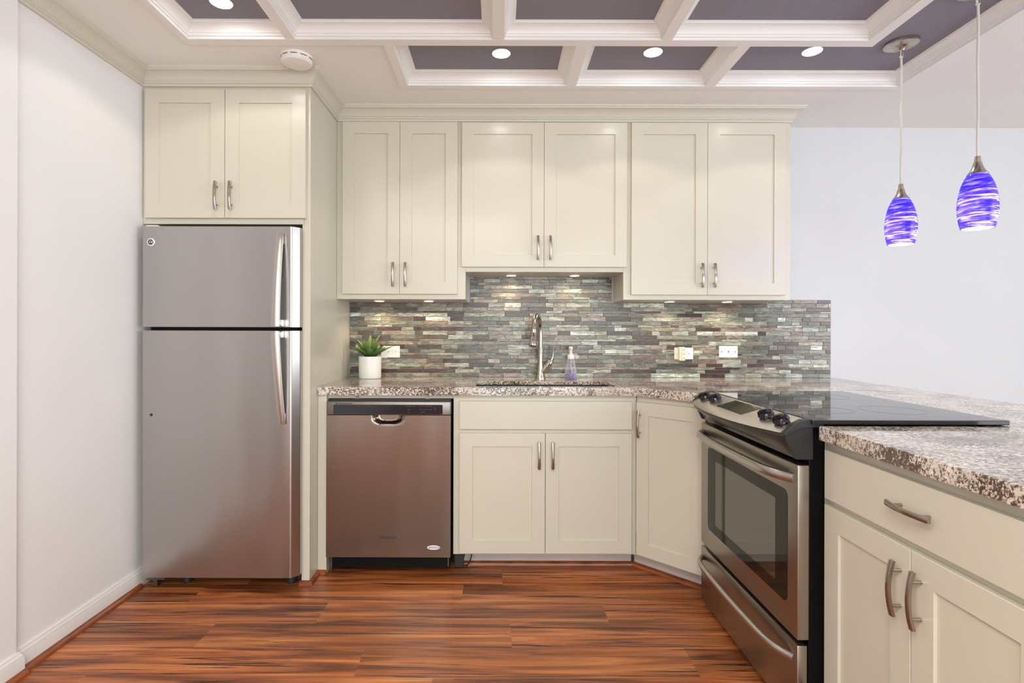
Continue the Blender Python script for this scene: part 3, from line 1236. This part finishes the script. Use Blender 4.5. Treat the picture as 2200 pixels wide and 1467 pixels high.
text_mesh('badge_lettering', 'RICA', 0.0135, 'navy_print', dd, (0.5355, -0.0022, 0.1395), (PI / 2, 0, 0), 0.0, 0.0002, 0.95)

pw = thing('power_cord', 'black plug and thin looped cord on the floor at the foot of the dishwasher', 'cord', (-0.195, 2.725, 0))
q = MB()
q.prism([(-0.022, 0.002), (0.024, 0.002), (0.026, 0.045), (0.034, 0.07), (0.030, 0.088), (-0.022, 0.088)], 'y', -0.018, 0.012, 0.004)
q.build('plug', 'charcoal', pw)
q = MB()
q.tube([(0.030, 0.0, 0.008), (0.042, -0.006, 0.012), (0.054, -0.008, 0.026), (0.062, -0.006, 0.046), (0.066, 0, 0.066), (0.067, 0.004, 0.086)], 0.0035, 8)
q.build('cable', 'charcoal', pw, True)

# ------------------------------------------------------------------ range (local x runs from the far side to the near side)
rg = thing('range', 'stainless slide-in electric range with a black glass cooktop, set into the peninsula', 'range', (0.885, 2.352, 0), -PI / 2)
WR = 0.755
q = MB()
q.box(0.002, WR - 0.021, 0.045, 0.585, 0.03, 0.900, 0.003)
q.box(0.03, WR - 0.03, 0.06, 0.56, 0.0, 0.03)
q.build('body', 'black', rg)
# oven door
q = MB()
q.box(0, WR, 0, 0.036, 0.277, 0.795, 0.004, 3)
od = q.build('oven_door', 'steel_range', rg, True)
q = MB()
q.prism(rounded(0.075, 0.700, 0.361, 0.705, 0.022), 'y', -0.0012, 0.004)
ow = q.build('oven_window', 'oven_frit', od)
q = MB()
q.prism(rounded(0.155, 0.630, 0.402, 0.662, 0.004), 'y', -0.0016, 0.002)
q.build('inner_pane', 'oven_pane', ow)


def bar_handle(parent, z_, x0, x1, out, r, flat):
    pts = []
    n = 28
    for i in range(n + 1):
        t = i / n
        x_ = x0 + (x1 - x0) * t
        e_ = min(t, 1 - t) / 0.16
        s = 1 - (1 - min(1, e_)) ** 2.4
        bow = 0.012 * (1 - (2 * t - 1) ** 2)
        pts.append((x_, -(0.002 + out * s + bow), z_ - 0.004 * (1 - s)))
    q = MB()
    q.tube(pts, r, 14, True, flat)
    return q.build('handle', 'handle_steel', parent, True)


bar_handle(od, 0.757, 0.022, 0.738, 0.042, 0.0155, 0.75)
q = MB()
q.box(0, WR, 0, 0.03, 0.030, 0.262, 0.003, 2)
sd_ = q.build('storage_drawer', 'steel_range', rg, True)
bar_handle(sd_, 0.222, 0.018, 0.740, 0.036, 0.012, 0.8)

# bowed control panel
NX = 40


def bow(t):
    return 0.072 * (1 - abs(2 * t - 1) ** 2.3)


def strip_panel(name, prof_fn, x0, x1, material, parent):
    """loft a section (y, z) across x"""
    bm2 = bmesh.new()
    rows = []
    for i in range(NX + 1):
        t = i / NX
        x_ = x0 + (x1 - x0) * t
        rows.append([bm2.verts.new((x_, y_, z_)) for y_, z_ in prof_fn(x_ / WR)])
    k = len(rows[0])
    for a, b_ in zip(rows, rows[1:]):
        for j in range(k):
            bm2.faces.new((a[j], a[(j + 1) % k], b_[(j + 1) % k], b_[j]))
    bm2.faces.new(rows[0])
    bm2.faces.new(rows[-1])
    bmesh.ops.recalc_face_normals(bm2, faces=bm2.faces[:])
    q = MB()
    q._merge(bm2)
    return q.build(name, material, parent, True)


YK = 0.036          # where the panel meets the glass (local y)
ZL = 0.8905         # height of the front lip


def sec_top(t):
    f = -0.034 - bow(t)
    return [(YK, 0.9275), (YK - 0.010, 0.927), (f + 0.004, ZL), (f, ZL - 0.003), (f + 0.004, ZL - 0.006), (YK, 0.915)]


def sec_fascia(t):
    f = -0.034 - bow(t)
    return [(YK, 0.9145), (f + 0.002, ZL - 0.0062), (f + 0.001, ZL - 0.013), (f + 0.010, ZL - 0.020), (-0.002, 0.822), (0.002, 0.811), (YK, 0.811)]


cpn = strip_panel('control_panel', sec_top, 0.020, WR - 0.020, 'steel_panel', rg)
strip_panel('front_fascia', sec_fascia, 0.010, WR - 0.010, 'fascia', rg)
for x0, xi in ((-0.003, 0.004), (WR - 0.020, 0.0)):
    q = MB()
    q.prism([(0.075, 0.9305), (0.026, 0.9305), (0.012, 0.928), (-0.006, 0.919), (-0.022, 0.906), (-0.038, 0.8905), (-0.040, 0.884), (-0.036, 0.879), (-0.018, 0.889), (0.0, 0.899), (0.02, 0.905), (0.075, 0.907)], 'x', x0, x0 + 0.023, 0.0015)
    q.prism([(-0.034, 0.8785), (-0.018, 0.889), (0.0, 0.899), (0.02, 0.905), (0.046, 0.905), (0.047, 0.851), (0.047, 0.811), (-0.002, 0.811)], 'x', x0 + xi, x0 + xi + 0.018, 0.001)
    q.build('end_cap', 'charcoal', rg)
SLC = math.atan2(0.927 - ZL, (YK - 0.010) - (-0.034 - 0.05 + 0.004))


def on_panel(t, y_):
    """point on the sloping control panel: t across, y_ depth"""
    f = -0.034 - bow(t) + 0.004
    s = (y_ - f) / (YK - 0.010 - f)
    return Vector((t * WR, y_, ZL + (0.927 - ZL) * s))


def knob(t, y_, turn):
    f = -0.034 - bow(t) + 0.004
    sl = math.atan2(0.927 - ZL, YK - 0.010 - f)
    q = MB()
    q.lathe([(0, -0.002), (0.0225, -0.002), (0.0225, 0.005), (0.0205, 0.008), (0.0195, 0.014), (0.017, 0.017), (0, 0.018)], (0, 0, 0), 28)
    q.prism([(-0.0245, 0.004), (0.0245, 0.004), (0.0225, 0.022), (0.012, 0.0285), (-0.012, 0.0285), (-0.0225, 0.022)], 'x', -0.0095, 0.0095, 0.0025)
    o = q.build('knob', 'black_gloss', cpn, True)
    o.matrix_local = Matrix.Translation(on_panel(t, y_)) @ Matrix.Rotation(sl, 4, 'X') @ Matrix.Rotation(turn, 4, 'Z')
    q = MB()
    q.box(-0.0008, 0.0008, -0.010, 0.012, 0.0284, 0.0290)
    q.build('pointer_line', 'chrome', o)
    return o


knob(0.125, -0.018, -0.75)
knob(0.262, -0.018, -0.75)
knob(0.800, -0.016, -0.75)
knob(0.915, -0.012, -0.75)
# display
bm2 = bmesh.new()
cs = [(0.385, 0.020), (0.655, 0.020), (0.655, -0.052), (0.385, -0.052)]
pts4 = [on_panel(t, y_) for t, y_ in cs]
nrm = (pts4[1] - pts4[0]).cross(pts4[3] - pts4[0]).normalized()
if nrm.z < 0:
    nrm = -nrm
lo = [bm2.verts.new(p - nrm * 0.004) for p in pts4]
hi = [bm2.verts.new(p + nrm * 0.0016) for p in pts4]
bm2.faces.new(hi)
bm2.faces.new(lo)
for k in range(4):
    bm2.faces.new((lo[k], lo[(k + 1) % 4], hi[(k + 1) % 4], hi[k]))
bmesh.ops.recalc_face_normals(bm2, faces=bm2.faces[:])
q = MB()
q._merge(bm2)
q.build('display', 'display', cpn)
# cooktop glass
q = MB()
q.box(-0.009, WR + 0.012, YK + 0.001, 0.615, 0.9165, 0.930, 0.002, 2)
gl = q.build('cooktop_glass', 'cooktop', rg)
for cx, cy, r in ((0.56, 0.42, 0.095), (0.20, 0.42, 0.080), (0.20, 0.20, 0.105), (0.56, 0.20, 0.08)):
    q = MB()
    q.lathe([(r, 0), (r, 0.00025), (r - 0.0009, 0.00025), (r - 0.0009, 0)], (cx, cy, 0.9300), 64)
    q.build('burner_ring', 'ring_grey', gl)

# ------------------------------------------------------------------ faucet
fc = thing('faucet', 'brushed nickel pull-down kitchen faucet standing behind the sink', 'faucet', (0.243, 3.10, CT))
q = MB()
q.lathe([(0, 0), (0.030, 0), (0.030, 0.004), (0.027, 0.012), (0.022, 0.035), (0.0165, 0.075), (0.0145, 0.110), (0.0142, 0.150), (0.0185, 0.152), (0.0185, 0.158), (0.0155, 0.160), (0.0155, 0.165), (0.0185, 0.167), (0.0185, 0.172), (0.0135, 0.174), (0, 0.174)], (0, 0, 0), 28)
q.build('body', 'nickel', fc, True)
q = MB()
pts = []
R0 = 0.082
dx = -0.30      # the spout swings a little to the left
for z_ in (0.174, 0.20, 0.225, 0.25, 0.262):
    pts.append((0, 0, z_))
for k in range(1, 17):
    a = PI * k / 16 * 0.93
    dd2 = R0 * (1 - math.cos(a))
    pts.append((dx * dd2, -dd2, 0.262 + 0.098 * math.sin(a)))
q.tube(pts, 0.0125, 16, True, 1.0, (1, 0, 0))
sp = q.build('spout', 'nickel', fc, True)
e0 = Vector(pts[-1])
e1 = Vector(pts[-2])
dv = (e0 - e1).normalized()
q = MB()
hp = [(0.0, 0.0), (0.016, 0.0), (0.017, 0.006), (0.0155, 0.010), (0.0165, 0.030), (0.0190, 0.060), (0.0235, 0.088), (0.0225, 0.094), (0.018, 0.098), (0, 0.098)]
rotm = dv.to_track_quat('Z', 'Y').to_matrix().to_4x4()
q.lathe(hp, tuple(e0), 24, rotm)
sh = q.build('spray_head', 'nickel', fc, True)
q = MB()
pc0 = e0 + dv * 0.036 + Vector((0, -0.0168, 0.002))
q.box(pc0.x - 0.0050, pc0.x + 0.0050, pc0.y - 0.0022, pc0.y + 0.004, pc0.z - 0.014, pc0.z + 0.014, 0.002)
q.build('spray_button', 'charcoal', sh)
q = MB()
va = Vector((0.006, -0.004, 0.036))
vb = Vector((0.063, -0.012, 0.108))
vd = (vb - va)
vm = vd.to_track_quat('Z', 'Y').to_matrix().to_4x4()
L_ = vd.length
q.lathe([(0.0, 0), (0.016, 0.0), (0.0175, 0.03), (0.0185, L_ * 0.72), (0.0200, L_ * 0.73), (0.0200, L_ * 0.78), (0.0185, L_ * 0.79), (0.014, L_ * 0.95), (0.008, L_ * 1.02), (0, L_ * 1.02)], tuple(va), 22, vm)
q.build('valve_arm', 'nickel', fc, True)
q = MB()
q.tube([(0.062, -0.012, 0.108), (0.068, -0.013, 0.122), (0.071, -0.014, 0.140), (0.0715, -0.015, 0.158), (0.0735, -0.016, 0.172), (0.078, -0.017, 0.182)], [0.0095, 0.0075, 0.0070, 0.0078, 0.0088, 0.0098], 12, True, 0.8)
q.build('lever', 'nickel', fc, True)

# ------------------------------------------------------------------ soap dispenser
so = thing('soap_dispenser', 'clear foaming soap bottle with purple soap and white pump, behind the sink', 'bottle', (0.420, 3.12, CT))
fl = Matrix.Diagonal((1, 0.62, 1, 1))
q = MB()
q.lathe([(0, 0), (0.034, 0), (0.0365, 0.004), (0.036, 0.02), (0.033, 0.045), (0.0255, 0.085), (0.0205, 0.108), (0.018, 0.113), (0.0165, 0.113), (0.0188, 0.107), (0.0238, 0.085), (0.0313, 0.045), (0.0343, 0.02), (0.0345, 0.005), (0.032, 0.0025), (0, 0.0025)], (0, 0, 0.0005), 32, fl)
q.build('bottle_body', 'clear', so, True)
q = MB()
q.lathe([(0, 0.0035), (0.0315, 0.0035), (0.0340, 0.0055), (0.0338, 0.02), (0.0330, 0.028), (0, 0.028)], (0, 0, 0.0005), 32, fl)
q.build('liquid_soap', 'soap', so, True)
q = MB()
q.lathe([(0, 0.1135), (0.0195, 0.1135), (0.0205, 0.118), (0.019, 0.133), (0.0150, 0.138), (0.009, 0.140), (0.0088, 0.166), (0.0095, 0.168), (0.0118, 0.170), (0.0118, 0.182), (0.010, 0.184), (0, 0.184)], (0, 0, 0), 24)
q.box(-0.006, 0.006, -0.030, 0.0, 0.1705, 0.181, 0.002)
q.build('pump', 'frosted', so, True)
q = MB()
q.tube([(0, 0, 0.114), (0.001, 0, 0.08), (0.006, 0, 0.045), (0.012, 0, 0.012)], 0.0022, 8)
q.build('dip_tube', 'frosted', so, True)

# ------------------------------------------------------------------ potted plant
pp = thing('potted_plant', 'small agave-like green plant in a white cylinder pot on the counter', 'plant', (-0.735, 3.112, CT))
q = MB()
q.lathe([(0, 0.0), (0.060, 0.0), (0.0625, 0.003), (0.0640, 0.124), (0.0632, 0.126), (0.0600, 0.126), (0.0590, 0.105), (0, 0.105)], (0, 0, 0.0005), 48)
q.build('pot', 'ceramic', pp, True)
q = MB()
q.lathe([(0, 0.112), (0.03, 0.111), (0.0588, 0.106), (0.0588, 0.1052), (0, 0.1052)], (0, 0, 0.0005), 32)
q.build('soil', 'soil', pp, True)


def leaf(az, elev, length, width, droop):
    bm2 = bmesh.new()
    lt = bm2.loops.layers.float_color.new('tip')
    n = 10
    rows = []
    for i in range(n + 1):
        t = i / n
        el = elev - droop * t * t
        # position along the arc
        rr = length * t * math.cos(elev - droop * t * 0.4) + 0.006
        zz = 0.110 + length * t * math.sin(elev - droop * t * 0.45)
        wd = width * (0.62 + 0.55 * math.sin(PI * min(1, t * 1.15) * 0.85)) * (1 - t ** 3.0) + 0.0004
        up = Vector((-math.sin(el), 0, math.cos(el)))
        c = Vector((rr, 0, zz))
        cup = wd * 0.45
        sct = [c + Vector((0, -wd, 0)) + up * cup, c + Vector((0, -wd * 0.5, 0)) + up * cup * 0.25, c, c + Vector((0, wd * 0.5, 0)) + up * cup * 0.25, c + Vector((0, wd, 0)) + up * cup,
               c + Vector((0, wd * 0.5, 0)) - up * 0.0025 * (1 - t * 0.8), c - up * 0.0045 * (1 - t * 0.8), c + Vector((0, -wd * 0.5, 0)) - up * 0.0025 * (1 - t * 0.8)]
        rows.append(([bm2.verts.new(v) for v in sct], t))
    for (a, ta), (b_, tb) in zip(rows, rows[1:]):
        for k in range(8):
            f = bm2.faces.new((a[k], a[(k + 1) % 8], b_[(k + 1) % 8], b_[k]))
            for l in f.loops:
                tv = ta if l.vert in a else tb
                l[lt] = (tv, tv, tv, 1)
    bm2.faces.new(rows[0][0])
    bm2.faces.new(rows[-1][0])
    bmesh.ops.recalc_face_normals(bm2, faces=bm2.faces[:])
    q = MB()
    q._merge(bm2, Matrix.Rotation(az, 4, 'Z'))
    return q.build('leaf', 'leaf', pp, True)


rl = random.Random(5)


def ring(n, a0, elev, length, width, droop):
    for k in range(n):
        az = 2 * PI * k / n + a0
        e_ = math.radians(elev + rl.uniform(-4, 4))
        ln = length * rl.uniform(0.94, 1.05)
        reach = ln * math.cos(e_) * math.sin(az)
        if reach > 0.045:                # leaves growing towards the wall stand steeper
            e_ = math.acos(min(1, 0.045 / (ln * max(0.05, math.sin(az)))))
        leaf(az, e_, ln, width, math.radians(droop))


ring(8, 0.20, 38, 0.150, 0.0185, 20)
ring(7, 0.05, 55, 0.150, 0.0165, 12)
ring(5, 0.5, 72, 0.115, 0.0115, 0)

# ------------------------------------------------------------------ wall plates
PZ = 1.065


def plate(name, label, cat, x, z_):
    r = thing(name, label, cat, (x, TY, z_))
    q = MB()
    q.box(-0.0555, 0.0555, -0.0055, 0.0, -0.0345, 0.0345, 0.002, 2)
    q.build('cover_plate', 'white_plastic', r)
    return r


def receptacle(r, xs_):
    for xx in xs_:
        q = MB()
        q.prism(rounded(xx - 0.0165, xx + 0.0165, -0.0165, 0.0165, 0.006), 'y', -0.0068, -0.005)
        f = q.build('socket_face', 'white_plastic', r)
        q = MB()
        q.box(xx - 0.010, xx - 0.003, -0.0072, -0.006, 0.0055, 0.0072).box(xx - 0.010, xx - 0.003, -0.0072, -0.006, -0.0072, -0.0055)
        q.lathe([(0, 0.0072), (0.0028, 0.0072), (0.0028, 0.006)], (xx + 0.009, 0, 0), 14, m_)
        q.build('slots', 'slot', f)
    for xx in (-0.048, 0.048):
        q = MB()
        q.lathe([(0, 0.0065), (0.003, 0.0062), (0.003, 0.005)], (xx, 0, 0), 14, m_)
        q.build('screw', 'screw', r)


o1 = plate('outlet', 'white horizontal wall outlet beside the potted plant', 'outlet', -0.636, 1.063)
receptacle(o1, (-0.021, 0.021))
q = MB()
q.box(-0.004, 0.004, -0.0070, -0.005, 0.010, 0.014).box(-0.004, 0.004, -0.0070, -0.005, -0.014, -0.010)
q.build('test_buttons', 'white_plastic', o1)
o2 = plate('outlet', 'white horizontal wall outlet with a plug adapter in it, right of the soap bottle', 'outlet', 1.099, 1.057)
receptacle(o2, (0.021,))
ad_ = thing('plug_adapter', 'ivory three-way plug adapter stuck in the right wall outlet', 'adapter', (1.079, TY - 0.0058, 1.056))
q = MB()
q.box(-0.017, 0.017, -0.034, 0.0, -0.040, 0.040, 0.003, 2)
q.build('adapter_body', 'ivory_plastic', ad_)
for dz in (-0.026, 0.0, 0.026):
    q = MB()
    q.box(-0.006, 0.001, -0.0346, -0.033, dz + 0.0045, dz + 0.0068).box(-0.006, 0.001, -0.0346, -0.033, dz - 0.0068, dz - 0.0045)
    q.lathe([(0, 0.0346), (0.0026, 0.0346), (0.0026, 0.033)], (0.010, 0, dz), 12, m_)
    q.build('socket_slots', 'slot', ad_)
o3 = plate('phone_jack', 'white wall plate with a single phone jack, right of the plug adapter', 'wall plate', 1.363, 1.068)
q = MB()
q.box(-0.0035, 0.0035, -0.0062, -0.005, -0.0035, 0.0035)
q.build('jack', 'slot', o3)
for xx in (-0.040, 0.040):
    q = MB()
    q.lathe([(0, 0.0067), (0.003, 0.0063), (0.003, 0.005)], (xx, 0, 0), 14, m_)
    q.build('screw', 'slot', o3)

# ------------------------------------------------------------------ lights
def spot(name, loc, power, color, angle, blend, parent=None, size=0.03):
    d = bpy.data.lights.new(name, 'SPOT')
    d.energy, d.color, d.spot_size, d.spot_blend, d.shadow_soft_size = power, color, angle, blend, size
    o = bpy.data.objects.new(name, d)
    col.objects.link(o)
    o.location = loc
    if parent is not None:
        o.parent = parent
    return o


def downlight(x, y, label, ang=118):
    r = thing('recessed_light', label, 'ceiling light', (x, y, ZR), 0, 'recessed lights in the coffered ceiling')
    q = MB()
    q.lathe([(0.0395, 0.0), (0.0430, -0.0005), (0.0430, -0.002), (0.0410, -0.004), (0.0395, -0.003), (0.0395, 0.0)], (0, 0, 0), 40)
    q.build('trim_ring', 'trim', r, True)
    q = MB()
    q.lathe([(0, -0.0028), (0.0405, -0.0028), (0.0405, -0.0015), (0, -0.0015)], (0, 0, 0), 40)
    q.build('lens', 'glow_cool', r)
    spot('downlight_beam', (0, 0, -0.006), 6.8, (1.0, 0.95, 0.82), math.radians(ang), 0.18, r)
    return r


downlight(0.0117 * K, 2.4937 * K, 'lit recessed light in the back coffer right above the sink')
downlight(0.7067 * K, 2.4798 * K, 'lit recessed light in the middle of the three back coffers')
downlight(1.429 * K, 2.4679 * K, 'lit recessed light in the grey recess next to the far pendant canopy')
downlight(-1.0828 * K, 2.1099 * K, 'lit recessed light in the coffer before the refrigerator, cut by the top edge', 136)


def puck(x, y, z_, label):
    r = thing('puck_light', label, 'cabinet light', (x, y, z_), 0, 'puck lights under the wall cabinets')
    q = MB()
    q.lathe([(0.026, 0.0), (0.033, 0.0), (0.033, -0.003), (0.030, -0.0045), (0.026, -0.0045)], (0, 0, -0.0003), 32)
    q.build('rim', 'white_plastic', r, True)
    q = MB()
    q.lathe([(0, -0.0042), (0.027, -0.0042), (0.027, -0.001), (0, -0.001)], (0, 0, -0.0003), 32)
    q.build('lens', 'glow_warm', r)
    spot('puck_beam', (0, 0, -0.008), 2.8, (1.0, 0.80, 0.54), math.radians(140), 0.6, r, 0.02)
    return r


puck(-0.680, 3.10, 1.36, 'lit puck light under the left wall cabinet, the one nearer the refrigerator')
puck(-0.397, 3.10, 1.36, 'lit puck light under the left wall cabinet, the one nearer the sink')
puck(0.075, 3.12, 1.510, 'lit puck light over the sink, on the refrigerator side')
puck(0.440, 3.12, 1.510, 'lit puck light over the sink, on the soap bottle side')
puck(0.981, 3.10, 1.36, 'lit puck light under the right wall cabinet, the one nearer the sink')
puck(1.311, 3.10, 1.36, 'lit puck light under the right wall cabinet, the one nearer the bare wall')


def pendant(x, y, zbot, label):
    r = thing('pendant_light', label, 'pendant light', (x, y, ZR), 0, 'blue glass pendants over the peninsula')
    q = MB()
    q.lathe([(0, 0.0), (0.066, 0.0), (0.066, -0.010), (0.062, -0.013), (0.050, -0.014), (0.030, -0.019), (0.016, -0.026), (0.011, -0.036), (0.0, -0.036)], (0, 0, 0), 40)
    q.build('canopy', 'nickel', r, True)
    q = MB()
    q.lathe([(0, -0.036), (0.0105, -0.036), (0.0075, -0.062), (0, -0.062)], (0, 0, 0), 20)
    q.build('strain_relief', 'chrome', r, True)
    zz = zbot - ZR
    ztop = zz + 0.200           # top of the glass
    q = MB()
    q.tube([(0, 0, -0.060)] + [(0.0012 * math.sin(k), 0, -0.060 + (ztop + 0.062 + 0.060) * k / 12) for k in range(1, 12)] + [(0, 0, ztop + 0.062)], 0.0042, 8)
    q.build('cord', 'cord', r, True)
    q = MB()
    q.lathe([(0, 0.064), (0.0085, 0.064), (0.0110, 0.042), (0.0125, 0.041), (0.0150, 0.030), (0.0205, 0.015), (0.0290, 0.002), (0.0320, -0.001), (0.0310, -0.003), (0, -0.002)], (0, 0, ztop), 32)
    q.build('socket_cap', 'nickel', r, True)
    prof = [(0.0290, 0.1995), (0.0385, 0.183), (0.0480, 0.158), (0.0550, 0.130), (0.0590, 0.100), (0.0600, 0.078), (0.0585, 0.050), (0.0545, 0.022), (0.0495, 0.0)]
    inner_ = [(a - 0.003, b_) for a, b_ in prof[::-1]]
    q = MB()
    q.lathe(prof + inner_, (0, 0, zz), 48)
    q.build('glass_shade', 'shade', r, True)
    q = MB()
    q.lathe([(0, 0.165), (0.012, 0.165), (0.013, 0.140), (0.022, 0.110), (0.025, 0.085), (0.020, 0.062), (0.010, 0.052), (0, 0.050)], (0, 0, zz), 20)
    q.build('bulb', 'glow_bulb', r, True)
    d = bpy.data.lights.new('pendant_glow', 'POINT')
    d.energy, d.color, d.shadow_soft_size = 4.8, (1.0, 0.97, 0.95), 0.02
    o = bpy.data.objects.new('pendant_glow', d)
    col.objects.link(o)
    o.parent = r
    o.location = (0, 0, zz + 0.028)
    return r


pendant(1.760, 2.367, 1.571, 'blue swirled glass pendant hanging nearer the back wall')
pendant(1.757, 1.985, 1.569, 'blue swirled glass pendant hanging nearer the camera, by the picture edge')

# smoke detector
sm = thing('smoke_detector', 'round white smoke detector on the ceiling in front of the cabinet crown', 'smoke detector', (-0.893, 2.395, ZC))
q = MB()
q.lathe([(0, 0.0), (0.066, 0.0), (0.066, -0.010), (0, -0.010)], (0, 0, 0), 48)
q.build('mounting_base', 'white_plastic', sm, True)
q = MB()
q.lathe([(0, -0.010), (0.064, -0.010), (0.0665, -0.014), (0.0665, -0.026), (0.060, -0.034), (0.035, -0.037), (0, -0.038)], (0, 0, 0), 48)
q.build('sensor_cover', 'white_plastic', sm, True)
q = MB()
for k in range(10):
    a0 = 2 * PI * k / 10
    for j in range(4):
        a = a0 + j * 0.105
        q.box(-0.0035, 0.0035, -0.0672, -0.064, -0.0165, -0.0138)
        vs = q.bm.verts[:][-8:]
        for v in vs:
            v.co = Matrix.Rotation(a, 3, 'Z') @ v.co
q.build('vent_slits', 'slot', sm)

# colour keeps its own place in each object's space
print('objects', len(bpy.data.objects))
